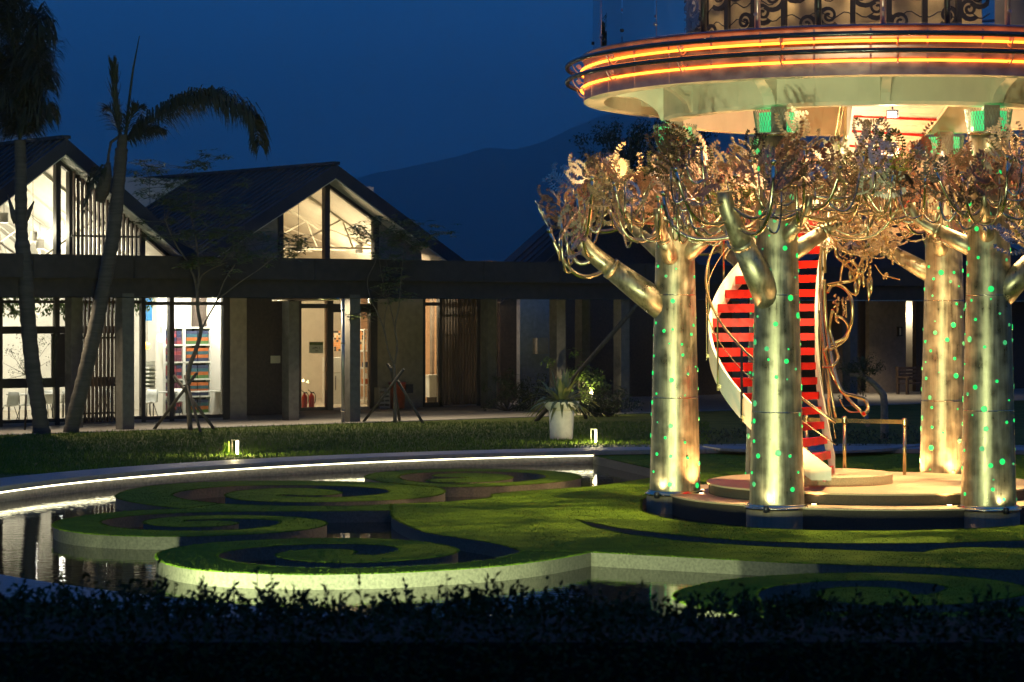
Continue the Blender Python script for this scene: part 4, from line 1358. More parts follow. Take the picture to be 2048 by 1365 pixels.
# shelf of coloured boxes
TS = 6.05
sh0, sh1 = su(322, TS), su(416, TS)
shz = zv(370, 655, TS)
shelf = thing('shelf_unit', 'tall white shelf unit stacked with coloured boxes', 'shelf', bw((sh0 + sh1) / 2, TS, 0.12))
cells = [su(u, TS) for u in (322, 362, 416)]
for s_ in cells:
    bb(MB(), s_ - 0.05, s_ + 0.05, TS - 0.2, TS + 0.2, 0.12, shz).build('upright', M_whitep, shelf)
levels = [0.14 + (shz - 0.16) * k / 5 for k in range(6)]
for z in levels:
    bb(MB(), sh0 + 0.05, sh1 - 0.05, TS - 0.2, TS + 0.2, z - 0.02, z + 0.03).build('shelf_board', M_whitep, shelf)
bb(MB(), sh0, sh1, TS + 0.2, TS + 0.23, 0.12, shz).build('back_panel', M_whitep, shelf)
bc = [mat('box_' + n_, c_, 0.5, var=0.1) for n_, c_ in (('teal', (0.02, 0.08, 0.11)), ('orange', (0.42, 0.11, 0.02)), ('green', (0.06, 0.14, 0.04)), ('navy', (0.02, 0.03, 0.08)), ('rose', (0.28, 0.05, 0.06)), ('plum', (0.12, 0.035, 0.06)))]
bn = ['teal', 'orange', 'green', 'navy', 'rose', 'plum']
rb = random.Random(3)
for c_ in range(2):
    for l_ in range(5):
        w = (cells[c_ + 1] - cells[c_] - 0.16)
        h = (levels[1] - levels[0] - 0.12) / 4
        for r_ in range(4):
            for k in range(2 if c_ else 3):
                nn = 2 if c_ else 3
                ww = w / nn
                s_ = cells[c_] + 0.08 + ww * (k + 0.5)
                ci = ((3, 1, 0, 3) if (r_ + l_) % 2 else (2, 1, 0, 1))[r_] if c_ else rb.choice((4, 5, 4, 5, 3))
                o = bb(MB(), s_ - ww * 0.46, s_ + ww * 0.46, TS - 0.18, TS + 0.1, levels[l_] + 0.032 + h * r_, levels[l_] + 0.032 + h * (r_ + 0.96)).build('product_box', bc[ci])
                tag(o, '%s box, %s in the %s row up, %s shelf tier, %s bay' % (bn[ci], ('left', 'right')[k] if nn == 2 else ('left', 'middle', 'right')[k], ('first', 'second', 'third', 'fourth')[r_], ('lowest', 'second', 'third', 'fourth', 'top')[l_], ('left', 'right')[c_]), 'box', 'boxes on the shelf unit')
def globe(u, v, t0, r, mt, label):
    p = bw(su(u, t0), t0, zv(u, v, t0))
    t = thing('globe_lamp', label, 'globe lamp', p)
    MB().lathe([(r * sin(k * pi / 12), p.z - r * cos(k * pi / 12)) for k in range(13)], c=p.xy, n=20).build('globe', mt, t)
    MB().tube([p + V(0, 0, r * 0.95), p + V(0, 0, 3.85 - p.z)], 0.008, 4).build('cord', M_blackm, t)
globe(322, 676, 5.5, 0.135, M_globe, 'white round globe lamp hanging in the shop window')
globe(294, 692, 6.0, 0.12, M_globe2, 'amber round globe lamp beside the white one')
# blue banner, pale bench stack and hanging greenery
s_ = su(296, 6.6)
o = bb(MB(), s_ - 0.25, s_ + 0.14, 6.58, 6.6, zv(296, 642, 6.6), 3.8).build('blue_banner', mat('banner_blue', (0.02, 0.16, 0.5), 0.6, scale=2.5, col2=(0.05, 0.3, 0.62)))
tag(o, 'blue hanging banner in the top corner of the shop window', 'banner')
st_ = thing('stacked_chairs', 'stack of pale shell seats beside the shelf unit', 'chair stack', bw(su(303, 6.9), 6.9, 0.12))
for k in range(6):
    p = bw(su(303, 6.9), 6.9, 0.95 + 0.13 * k)
    MB().box(p, (0.42, 0.42, 0.05), rz=BRZ).box(p + V(-0.1, 0.16, 0.1), (0.4, 0.05, 0.2), rz=BRZ).build('seat', M_whitep, st_)
for sx in (-0.17, 0.17):
    for sy in (-0.17, 0.17):
        p = bw(su(303, 6.9) + sx, 6.9 + sy, 0.12)
        MB().tube([p, p + V(0, 0, 0.85)], 0.014, 6).build('leg', M_blackm, st_)

# ---- brown wall between shop and hall, with its small sign
lk = thing('brown_wall', 'dark brown wall between the shop and the middle hall', 'wall', bw(su(525, 6.1), 6.1, 0))
bb(MB(), sAr - 0.6, su(600, 6.1), 6.1, 6.3, 0.02, 3.95).build('wall_panel', M_brickw, lk)
sg = thing('wall_sign', 'small cream sign plate on the dark brown wall', 'sign', bw(su(550, 6.08), 6.08, zv(550, 720, 6.08)))
bb(MB(), su(541, 6.08), su(560, 6.08), 6.06, 6.08, zv(550, 727, 6.08), zv(550, 712, 6.08)).build('plate', mat('sign_cream', (0.55, 0.5, 0.38), 0.6, var=0.05), sg)

# ================= middle hall
TB, TBF = 8.3, 7.5
sB, zB = su(673, TBF), zv(673, 329, TBF)
mB = (zB - zv(930, 521, TBF)) / (su(930, TBF) - sB)
hallB, thB = gable('gabled_hall', 'middle gabled hall with warm cream glazing and seamed roof', sB, zB, mB, TBF, TB, 21, 0, 0, M_cream2)
sBl, sBr = su(562, TB), su(992, TB)
bb(MB(), sBl, sBr, TB - 0.05, 18, 0.0, 0.10).build('floor', M_floor, hallB)
bb(MB(), su(752, TB), su(845, TB), TB - 0.08, TB + 0.15, 0.02, 4.3).build('wall', M_render, hallB)
bb(MB(), su(958, TB), sBr, TB - 0.08, TB + 0.15, 0.02, 4.3).build('wall', M_render, hallB)
bb(MB(), sBl - 2.5, sBr, TB - 0.02, TB + 0.15, 3.95, 5.1).build('spandrel', M_frame, hallB)
bb(MB(), sBl - 2.5, sBr + 0.5, 16.5, 16.7, 0.1, 8.2).build('back_wall', M_cream2, hallB)
bb(MB(), sBl - 0.15, sBl, TB + 0.1, 16.5, 0.1, 5.2).build('side_wall', M_orange, hallB)
bb(MB(), sBr - 0.1, sBr + 0.1, TB + 0.1, 16.5, 0.1, 5.2).build('side_wall', M_orange, hallB)
for (u0, u1) in ((592, 600), (652, 664), (738, 752), (843, 848), (876, 884), (951, 958)):
    bb(MB(), su(u0, TB), su(u1, TB), TB - 0.09, TB + 0.09, 0.02, 3.98).build('mullion', M_frame, hallB)
ff(592, 752, 608, 617, TB, hallB, ur=670); ff(843, 884, 605, 612, TB, hallB, ur=860); ff(592, 655, 815, 822, TB, hallB, ur=620); ff(843, 884, 805, 815, TB, hallB, ur=860); ff(884, 955, 605, 612, TB, hallB, ur=900)
ff(664, 740, 617, 625, TB, hallB, ur=700)
for (u0, u1) in ((600, 652), (664, 738), (848, 876), (884, 951)):
    bb(MB(), su(u0, TB), su(u1, TB), TB + 0.02, TB + 0.03, 0.1, 3.96).build('pane', M_glass, hallB)
gposts(TB, sB, zB, mB, (559, 652, 750), 5.0, hallB, 0.2)
gpanes(TB, sB, zB, mB, ((561, 650), (655, 748)), 5.05, hallB)
grail(TB, sB, zB, mB, 545, 760, hallB)
# solid gable ends beside the glazing
for (u0, u1) in ((430, 557), (753, 842)):
    a, c_ = su(u0, TB), su(u1, TB)
    sheet(MB(), [(a, 4.4), (c_, 4.4), (c_, max(4.5, zroof(c_, sB, zB, mB))), (a, max(4.5, zroof(a, sB, zB, mB)))], TB - 0.04, TB + 0.1).build('gable_wall', M_render, hallB)
for t0 in (10.2, 12.4, 14.6):
    truss(hallB, sB, zB, mB, t0, M_cream2, 4.2)
pendant(597, 504, 10.2, 'pendant lamp behind the left pane of the middle gable', 260, CWW)
pendant(718, 507, 11.0, 'pendant lamp behind the right pane of the middle gable', 260, CWW)
pendant(655, 470, 13.4, 'pendant lamp hidden by the middle gable post', 220, CWW, 0.25)
for (u, t0, pw_) in ((620, 10.0, 230), (710, 10.5, 230), (865, 10.5, 140), (920, 10.5, 380)):
    s_ = su(u, t0)
    p = bw(s_, t0, 3.95)
    t = thing('linear_light', 'linear ceiling light of the middle hall ' + {620: 'above the fire extinguishers', 710: 'above the glass door', 865: 'behind the narrow window', 920: 'behind the slat screen'}[u], 'ceiling light', p, 'linear lights in the middle hall')
    bb(MB(), s_ - 0.5, s_ + 0.5, t0 - 0.06, t0 + 0.06, 3.95, 4.0).build('housing', M_whitep, t)
    lamp('POINT', 'linear_light_glow', p + V(0, 0, -0.12), pw_, CWW, t, size=0.2)
scr = thing('slat_screen', 'dark timber slat screen at the right end of the middle hall', 'slat screen', bw(su(915, 7.7), 7.7, 0.02), 'timber slat screens')
slats(scr, 884, 953, 12, 7.7, 0.1, lambda s_: 3.85, (zv(915, 631, 7.7), zv(915, 670, 7.7), 0.4))
# hall contents
def ext(u, label):
    t0 = 8.75
    p = bw(su(u, t0), t0, 0.10)
    t = thing('fire_extinguisher', label, 'fire extinguisher', p, 'fire extinguishers')
    MB().lathe([(0.001, p.z), (0.095, p.z), (0.1, p.z + 0.03), (0.1, p.z + 0.36), (0.07, p.z + 0.43), (0.035, p.z + 0.46), (0.03, p.z + 0.5)], c=p.xy, n=18).build('cylinder', M_redp, t)
    MB().bar(p + V(-0.04, 0, 0.5), p + V(0.1, -0.02, 0.52), 0.03).bar(p + V(0, 0, 0.52), p + V(-0.12, 0, 0.6), 0.022).build('handle', M_blackm, t)
    MB().tube(bez(p + V(0.03, 0, 0.5), p + V(0.16, 0, 0.52), p + V(0.17, -0.03, 0.3), p + V(0.11, -0.03, 0.14), 8), 0.012, 6).build('hose', M_blackm, t)
ext(609, 'red fire extinguisher nearest the column')
ext(623, 'red fire extinguisher on the side of the door')
s_ = su(678, 11.0)
fr = thing('refrigerator', 'white two-door refrigerator behind the glass door', 'refrigerator', bw(s_, 11.0, 0.1))
bb(MB(), s_ - 0.45, s_ + 0.3, 10.7, 11.4, 0.1, 1.2).build('lower_door', M_whitep, fr)
bb(MB(), s_ - 0.45, s_ + 0.3, 10.7, 11.4, 1.23, 1.75).build('upper_door', M_whitep, fr)
MB().tube([bw(s_ - 0.38, 10.66, 0.6), bw(s_ - 0.38, 10.66, 1.1)], 0.015, 6).build('handle', M_blackm, fr)
mo = thing('mosaic_panel', 'orange and black mosaic panel on the wall above the refrigerator', 'wall panel', bw(su(697, 12.0), 12.0, 1.9))
mc = [mat('mosaic_' + n_, c_, 0.6, var=0.1) for n_, c_ in (('orange', (0.65, 0.28, 0.1)), ('black', (0.05, 0.04, 0.035)), ('cream', (0.6, 0.5, 0.35)))]
tile_me = {}
rm = random.Random(2)
ma, mb2 = su(664, 12.0), su(732, 12.0)
nx, nz = 16, 9
for i in range(nx):
    for j in range(nz):
        sa = ma + (mb2 - ma) * i / nx
        dz = 0.082
        o = bb(MB(), sa + 0.004, sa + (mb2 - ma) / nx - 0.004, 12.0, 12.04, 1.95 + dz * j + 0.004, 1.95 + dz * (j + 1) - 0.004).build('tile', mc[rm.choices((0, 1, 2), (5, 3, 3))[0]], mo)
s_ = su(733, 10.2)
rk = thing('storage_rack', 'white metal storage rack behind the glass door', 'rack', bw(s_, 10.2, 0.1))
for ds in (-0.1, 0.38):
    for dt in (0, 0.45):
        bb(MB(), s_ + ds - 0.03, s_ + ds + 0.03, 10.2 + dt - 0.02, 10.2 + dt + 0.02, 0.1, 2.75).build('upright', M_whitep, rk)
for z in (0.2, 0.75, 1.35, 1.95, 2.7):
    bb(MB(), s_ - 0.1, s_ + 0.38, 10.18, 10.67, z, z + 0.05).build('rack_shelf', M_whitep, rk)
for (z, dx, c_, lb_) in ((0.8, 0.1, bc[1], 'small orange tub on the second tier of the storage rack'), (1.0, 0.15, M_whitep, 'white carton on top of the orange tub'), (1.4, 0.12, bc[3], 'navy box on the middle tier of the storage rack')):
    o = bb(MB(), s_ + dx - 0.1, s_ + dx + 0.12, 10.3, 10.5, z, z + 0.18).build('carton', c_)
    tag(o, lb_, 'box')
s_ = su(862, 10.0)
cn = thing('counter', 'grey cupboard counter behind the narrow window', 'counter', bw(s_, 10.0, 0.1))
bb(MB(), s_ - 0.3, s_ + 0.7, 9.7, 10.3, 0.3, 1.05).build('cabinet', M_whitep, cn)
bb(MB(), s_ - 0.35, s_ + 0.75, 9.66, 10.34, 1.05, 1.1).build('worktop', M_whitep, cn)
bb(MB(), s_ + 0.0, s_ + 0.6, 9.75, 10.25, 0.1, 0.3).build('plinth', M_frame, cn)
s_ = su(863, 11.5)
o = bb(MB(), s_ - 0.06, s_ + 0.06, 11.4, 11.52, 0.1, 5.0).build('interior_post', M_render)
tag(o, 'grey interior post seen through the narrow window', 'post')
# paper notice on the glass of the middle hall
no = thing('notice', 'white paper notice with a green header on the glass', 'notice', bw(su(632, 8.27), 8.27, zv(632, 696, 8.27)))
za, zb_ = zv(632, 707, 8.27), zv(632, 684, 8.27)
bb(MB(), su(618, 8.27), su(646, 8.27), 8.255, 8.265, za, zb_).build('sheet', mat('paper', (0.62, 0.55, 0.45), 0.8, var=0.05), no)
bb(MB(), su(618.5, 8.27), su(645.5, 8.27), 8.247, 8.252, zb_ - 0.11, zb_ - 0.01).build('header_band', mat('notice_green', (0.08, 0.12, 0.03), 0.8, scale=14, col2=(0.3, 0.3, 0.1)), no)
def text(body, p, size, mt, parent, rz=BRZ, name='lettering'):
    cu = bpy.data.curves.new(name, 'FONT')
    cu.body = body
    cu.size = size
    cu.align_x = 'CENTER'
    cu.align_y = 'CENTER'
    cu.materials.append(mt)
    o = bpy.data.objects.new(name, cu)
    COL.objects.link(o)
    me = bpy.data.meshes.new_from_object(o)
    bpy.data.objects.remove(o)
    o = bpy.data.objects.new(name, me)
    COL.objects.link(o)
    o.parent = parent
    o.matrix_local = Matrix.Translation(Vector(p) - ORG[parent.name]) @ Matrix.Rotation(rz, 4, 'Z') @ Matrix.Rotation(pi / 2, 4, 'X')
    return o
sm = (su(618, 8.27) + su(646, 8.27)) / 2
text('APM  1', bw(sm, 8.25, za + 0.17), 0.11, M_blackm, no)
text('PM', bw(sm + 0.02, 8.25, za + 0.07), 0.09, M_blackm, no)

# things standing on the pavement by the hall
s_ = su(800, 7.9)
bn_ = thing('red_bin', 'red plastic bin with a black lid behind the staked tree', 'bin', bw(s_, 7.9, 0.02))
p = bw(s_ - 0.12, 7.9, 0.02)
MB().lathe([(0.001, p.z), (0.25, p.z), (0.29, p.z + 0.85), (0.31, p.z + 0.86)], c=p.xy, n=20).build('tub', mat('bin_red', (0.5, 0.09, 0.03), 0.45, var=0.15), bn_)
MB().lathe([(0.31, p.z + 0.86), (0.31, p.z + 0.9), (0.001, p.z + 0.96)], c=p.xy, n=20, smooth=False).build('lid', M_redp, bn_)
o = bb(MB(), s_ + 0.12, s_ + 0.42, 7.7, 7.9, 0.55, 0.85)
o = o.build('meter_box', M_blackm); tag(o, 'small black box fixed beside the red bin', 'box')
s_ = su(765, 7.95)
cr = thing('wire_crate', 'grey slotted crate against the wall beside the red bin', 'crate', bw(s_, 7.95, 0.02))
for k in range(5):
    bb(MB(), s_ - 0.22, s_ + 0.22, 7.8, 7.83, 0.04 + 0.15 * k, 0.12 + 0.15 * k).build('slat', M_conc, cr)
for ds in (-0.22, 0.0, 0.22):
    bb(MB(), s_ + ds - 0.02, s_ + ds + 0.02, 7.83, 8.1, 0.02, 0.76).build('upright', M_conc, cr)

# ================= dark rear wing to the right
TCF = 10.6
sC = su(1236, TCF)
mC = (zv(1140, 455, TCF) - zv(1066, 522, TCF)) / (su(1140, TCF) - su(1066, TCF))
zC = zv(1140, 455, TCF) + mC * (sC - su(1140, TCF))
hallC, thC = gable('gabled_wing', 'dark unlit gabled wing behind the leftmost metal tree', sC, zC, mC, TCF, 11.4, 11.9, 0, 0, M_render, 4.2)
bb(MB(), su(1000, 11.6), su(1735, 11.6), 11.6, 11.8, 0.02, 4.4).build('wall', M_brickw, hallC)
sheet(MB(), [(sC - (zC - 4.9) / mC, 4.3), (sC + (zC - 4.9) / mC, 4.3), (sC, zroof(sC, sC, zC, mC))], 11.45, 11.6).build('gable_wall', M_brickw, hallC)
bb(MB(), su(1040, 9.9), su(1106, 9.9), 9.9, 10.1, 0.02, 3.95).build('side_panel', mat('blue_grey_wall', (0.22, 0.23, 0.26), 0.8, var=0.15), hallC)
o = bb(MB(), su(1068, 9.8), su(1090, 9.8), 9.6, 9.88, zv(1079, 708, 9.8), zv(1079, 676, 9.8)).build('wall_unit', M_conc)
tag(o, 'dim grey box unit mounted on the blue grey wall panel', 'wall unit')
# right wing with its plain wall, lit doorway and wall lamp
TD = 9.1
wing = thing('rear_wing', 'low dim building with a plain wall and lit doorway behind the barrier', 'building', bw(su(1775, TD), TD, 0))
bb(MB(), su(1738, TD), su(1812, TD), TD, TD + 0.2, 0.02, 3.9).build('wall', M_render, wing)
bb(MB(), su(1660, TD), su(1736, TD), TD + 0.4, TD + 0.6, 0.02, 3.9).build('wall', M_brickw, wing)
bb(MB(), su(1832, TD), su(2200, TD), TD, TD + 0.2, 0.02, 3.9).build('wall', M_brickw, wing)
bb(MB(), su(1800, TD + 0.8), su(1840, TD + 0.8), TD + 0.8, TD + 0.9, 0.02, 3.9).build('doorway_back', M_white, wing)
bb(MB(), su(1790, TD + 0.3), su(1845, TD + 0.3), TD + 0.25, TD + 1.0, 3.9, 4.0).build('doorway_ceiling', M_white, wing)
MB().bar(bw(su(1700, 6.5), 6.5, 8.2), bw(su(2150, 6.5), 6.5, 3.9), 0.3, 0.4).build('rake_board', M_roof, wing)
sheet(MB(), [(su(1600, 6.6), 3.9), (su(2200, 6.6), 3.9), (su(2200, 6.6), 4.3), (su(1800, 6.6), 8.2), (su(1600, 6.6), 5.0)], 6.6, 14).build('roof', M_roof, wing)
lamp('POINT', 'doorway_light', bw(su(1829, TD + 0.45), TD + 0.45, 3.3), 60, (1.0, 0.8, 0.5), wing, size=0.1)
t = thing('wall_lantern', 'small framed wall lantern on the plain rear wall', 'wall lamp', bw(su(1797, TD - 0.06), TD - 0.06, zv(1797, 672, TD)))
za, zb_ = zv(1797, 672, TD), zv(1797, 655, TD)
for du in (-0.09, 0.09):
    s_ = su(1797, TD)
    bb(MB(), s_ + du - 0.015, s_ + du + 0.015, TD - 0.12, TD - 0.02, za, zb_).build('side_bar', M_blackm, t)
for z in (za, zb_):
    bb(MB(), s_ - 0.11, s_ + 0.11, TD - 0.13, TD, z - 0.02, z + 0.02).build('cap', M_blackm, t)
bb(MB(), s_ - 0.05, s_ + 0.05, TD - 0.1, TD - 0.03, za + 0.03, zb_ - 0.03).build('lens', M_cream2, t)
# wooden bench by the doorway
s_ = su(1822, 6.8)
bench = thing('wooden_bench', 'dark slatted wooden bench in front of the lit doorway', 'bench', bw(s_, 6.8, 0.02))
M_wood = mat('dark_wood', (0.04, 0.025, 0.018), 0.5, var=0.2)
for k in range(4):
    bb(MB(), s_ - 0.55, s_ + 1.0, 6.5 + 0.13 * k, 6.6 + 0.13 * k, 0.45, 0.49).build('seat_slat', M_wood, bench)
for k in range(4):
    bb(MB(), s_ - 0.55, s_ + 1.0, 7.02 + 0.03 * k, 7.06 + 0.03 * k, 0.6 + 0.14 * k, 0.7 + 0.14 * k).build('back_slat', M_wood, bench)
for ds in (-0.5, 0.95):
    bb(MB(), s_ + ds - 0.05, s_ + ds + 0.05, 6.5, 6.6, 0.02, 0.72).build('leg', M_wood, bench)
    bb(MB(), s_ + ds - 0.05, s_ + ds + 0.05, 7.0, 7.1, 0.02, 1.15).build('leg', M_wood, bench)
    bb(MB(), s_ + ds - 0.06, s_ + ds + 0.06, 6.4, 7.12, 0.70, 0.75).build('armrest', M_wood, bench)

# recessed downlights in the soffit of the covered walk
for (u, t0, pw_, lab) in ((380, 0.9, 260, 'recessed downlight of the covered walk before the shop window'), (640, 0.9, 240, 'recessed downlight of the covered walk before the hall door'), (820, 0.9, 240, 'recessed downlight of the covered walk before the plain hall wall'),
                          (1000, 0.9, 110, 'recessed downlight of the covered walk before the hall slat screen'), (60, 0.9, 260, 'recessed downlight of the covered walk near the left picture edge'), (1750, 6.0, 330, 'recessed downlight of the covered walk before the rear wing')):
    p = bw(su(u, t0), t0, ZB0 + 0.08)
    t = thing('walkway_downlight', lab, 'downlight', p, 'downlights in the covered walk')
    MB().lathe([(0.05, p.z), (0.075, p.z - 0.01), (0.075, p.z + 0.03)], c=p.xy, n=14).build('rim', M_whitep, t)
    MB().lathe([(0.001, p.z + 0.005), (0.05, p.z + 0.005)], c=p.xy, n=12).build('lens', M_lamp, t)
    lamp('SPOT', 'walkway_beam', p + V(0, 0, -0.03), pw_ * 2.5, (1.0, 0.80, 0.5), t, target=bw(su(u, t0), t0 - (2.6 if u < 1100 else 0), 0), size=0.05, spot=140, blend=0.8)
# ================================================================== plants, small things, hedge
M_leafg = mat('tree_leaves', (0.06, 0.09, 0.022), 0.55, scale=2, spec=0.3, col2=(0.11, 0.15, 0.04))
M_leafd = mat('dark_leaves', (0.018, 0.032, 0.014), 0.6, scale=2, spec=0.25, col2=(0.04, 0.06, 0.025))
M_leafy = mat('young_leaves', (0.06, 0.12, 0.02), 0.5, scale=3, spec=0.3, col2=(0.13, 0.2, 0.04))
M_palm = mat('palm_leaflets', (0.02, 0.028, 0.014), 0.6, scale=3, spec=0.25, col2=(0.045, 0.05, 0.025))
M_palmt = mat('palm_trunk', (0.055, 0.048, 0.04), 0.85, var=0.3, scale=6, bump=0.5, bscale=9, stretch=(0.3, 0.3, 3))
M_twig = mat('twigs', (0.10, 0.08, 0.06), 0.8, var=0.2, scale=10)
M_pot = mat('white_pot', (0.78, 0.75, 0.68), 0.55, var=0.08, scale=8, bump=0.05)
M_soil = mat('soil', (0.03, 0.022, 0.015), 0.95)

def catmull(q, n=6):
    out = []
    m_ = len(q)
    for i in range(m_ - 1):
        a, b_, c_, d_ = q[max(i - 1, 0)], q[i], q[i + 1], q[min(i + 2, m_ - 1)]
        for k in range(n):
            t_ = k / n
            out.append(0.5 * ((2 * b_) + (c_ - a) * t_ + (2 * a - 5 * b_ + 4 * c_ - d_) * t_ ** 2 + (3 * b_ - a - 3 * c_ + d_) * t_ ** 3))
    out.append(q[-1])
    return out

def frond(mb, spine, r, L0, droop, dens=30, stiff=0.5, ragged=0.3, sides=(1, -1), spread=1.0):
    """leaflets along a spine"""
    pts = catmull(spine, 8)
    n = len(pts)
    mb.tube(pts, [0.035 * (1 - 0.75 * i / n) for i in range(n)], 5)
    for i in range(dens):
        f = 0.08 + 0.92 * i / dens
        x = f * (n - 1)
        k = min(int(x), n - 2)
        p = pts[k].lerp(pts[k + 1], x - k)
        t = (pts[k + 1] - pts[k]).normalized()
        s = t.cross(V(0, 0, 1))
        if s.length < 0.2:
            s = V(1, 0, 0)
        s.normalize()
        for sd in sides:
            for q in range(3):
                L = L0 * (0.55 + 0.6 * sin(pi * min(1, f * 0.9 + 0.1))) * r.uniform(1 - ragged, 1 + ragged)
                d0 = (s * sd * spread * r.uniform(0.5, 1.0) + t * stiff + V(0, 0, r.uniform(-0.3, 0.5))).normalized()
                mid = p + d0 * L * 0.5
                d1 = (d0 + V(0, 0, -droop * r.uniform(0.7, 1.5))).normalized()
                end = mid + d1 * L * 0.5
                w = d0.cross(V(r.uniform(-.4, .4), r.uniform(-.4, .4), 1)).normalized() * 0.02
                mb.add([p - w * 0.5, p + w * 0.5, mid + w, mid - w, end], [(0, 1, 2, 3), (3, 2, 4)])
    return mb

# ---- palms
rp_ = random.Random(12)
DPM = 68.6
pm = thing('palm_tree', 'left palm tree with a dense crown cut by the picture edge', 'palm tree', G(84, 868, 0), 'palm trees')
b0 = G(84, 868, 0)
tp_ = [b0 + V(0, 0, -0.1)] + [DP(u, v, DPM) for u, v in ((78, 820), (66, 740), (56, 640), (50, 540), (44, 480), (42, 400), (41, 330), (40, 280))]
pts = catmull(tp_, 10)
rad = []
for i in range(len(pts)):
    f = i / (len(pts) - 1)
    r_ = 0.215 - 0.01 * f if f < 0.62 else 0.17 - 0.02 * (f - 0.62)
    if f < 0.08:
        r_ += 0.07 * (1 - f / 0.08)
    rad.append(r_ * (1.06 if i % 3 == 0 else 0.985))
MB().tube(pts, rad, 14).build('trunk', M_palmt, pm)
ph = DP(40, 285, DPM)
for (du, dv) in ((-18, -55), (22, -42)):                          # short broken stubs lower on the trunk
    pb0 = DP(40 + (6 if du > 0 else -6), 445, DPM)
    MB().tube([pb0, pb0 + V(du * 0.35, 0, 12) * (DPM / FPX), pb0 + V(du, 0, -dv) * (DPM / FPX)], [0.11, 0.09, 0.02], 7).build('frond_stub', M_palmt, pm)
cr = MB()
for k in range(30):
    a = 2 * pi * k / 30 + rp_.uniform(-.2, .2)
    d = V(cos(a), sin(a), 0)
    up = rp_.uniform(0.7, 4.4)
    rc_ = rp_.uniform(0.5, 1.0)
    sp_ = [ph, ph + d * 0.12 * rc_ + V(0, 0, up * 0.45), ph + d * 0.45 * rc_ + V(0, 0, up * 0.85), ph + d * 0.95 * rc_ + V(0, 0, up * 1.0), ph + d * 1.15 * rc_ + V(0, 0, up * 0.75)]
    frond(cr, sp_, rp_, 0.8, 1.2, dens=44, stiff=0.2)
cr.build('crown', M_palm, pm)
# second palm, storm-torn
DP2 = 69.2
pm2 = thing('palm_tree', 'leaning palm tree with one long frond torn over to the right', 'palm tree', G(140, 866, 0), 'palm trees')
b0 = G(140, 866, 0)
tp_ = [b0 + V(0, 0, -0.1)] + [DP(u, v, DP2) for u, v in ((152, 820), (172, 740), (192, 650), (212, 550), (226, 470), (232, 420), (238, 360), (243, 300), (246, 270))]
pts = catmull(tp_, 9)
rad = []
for i in range(len(pts)):
    f = i / (len(pts) - 1)
    r_ = 0.215 - 0.03 * f if f < 0.7 else 0.175
    if f > 0.9:
        r_ = 0.14
    rad.append(r_ * (1.06 if i % 3 == 0 else 0.985))
MB().tube(pts, rad, 14).build('trunk', M_palmt, pm2)
def d2(*l):
    return [DP(u, v, DP2 + dd) for u, v, dd in l]
fr_ = MB(); frond(fr_, d2((246, 290, 0), (236, 240, 0), (229, 190, 0), (228, 150, 0), (226, 130, 0)), rp_, 0.45, -0.6, 30, 1.2, 0.3, spread=0.5)
fr_.build('frond', M_palm, pm2)
MB().tube(d2((250, 290, 0), (256, 220, 0), (266, 140, 0), (279, 72, 0)), [0.05, 0.04, 0.03, 0.012], 6).build('spear_leaf', M_palm, pm2)
for (sp_, L_, dn, de) in ((d2((246, 285, 0), (275, 262, 0), (330, 225, -.3), (390, 195, -.5), (440, 188, -.5)), 0.85, 0.9, 90),
                          (d2((300, 245, -.2), (350, 215, -.4), (420, 195, -.5), (470, 212, -.7), (505, 240, -.8), (520, 290, -.9)), 0.95, 1.4, 110),
                          (d2((246, 285, 0), (270, 270, .1), (295, 262, .2), (325, 262, .3)), 0.55, 1.0, 34),
                          (d2((240, 270, 0), (232, 245, .2), (224, 225, .3), (212, 218, .3)), 0.5, 0.4, 22),
                          (d2((250, 270, 0), (258, 245, -.2), (272, 222, -.3), (285, 215, -.3)), 0.5, 0.5, 24)):
    q = MB()
    frond(q, sp_, rp_, L_, dn, de, 0.45)
    q.build('frond', M_palm, pm2)
q = MB().tube(d2((240, 272, 0), (222, 285, 0), (217, 310, 0), (216, 330, 0)), [0.05, 0.04, 0.035, 0.05], 6)
q.tube(d2((217, 325, 0), (212, 350, 0), (204, 385, 0), (198, 405, 0)), [0.06, 0.17, 0.2, 0.12], 9)
q.build('hanging_frond', M_palmt, pm2)
q = MB()
frond(q, d2((205, 330, 0), (192, 350, -.2), (178, 380, -.3), (168, 425, -.3)), rp_, 0.4, 1.4, 24, 0.2, sides=(1, -1))
q.build('frond', M_palm, pm2)

# ---- young staked trees and other leafy plants
def leaf_ball(mb, c, n, sx, sz, L, r, hang=0.2):
    for _ in range(n):
        d = V(r.gauss(0, 1), r.gauss(0, 1), r.gauss(0, 1)).normalized() * r.random() ** 0.45
        p = Vector(c) + V(d.x * sx, d.y * sx, d.z * sz)
        dr = V(r.uniform(-1, 1), r.uniform(-1, 1), r.uniform(-0.7, 0.5) - hang).normalized()
        mb.leaf(p, dr, V(r.uniform(-.5, .5), r.uniform(-.5, .5), 1).normalized(), L * r.uniform(0.7, 1.3), L * 0.42, 0.006)
def palmate(mb, c, r, L, n=6):
    """a whorl of drooping pointed leaves at a twig's end"""
    a0 = r.uniform(0, 6.28)
    for k in range(n):
        a = a0 + 2 * pi * k / n
        d = V(cos(a), sin(a), r.uniform(-0.45, 0.15)).normalized()
        mb.leaf(Vector(c), d, V(0, 0, 1), L * r.uniform(0.8, 1.25), L * 0.3, 0.008)
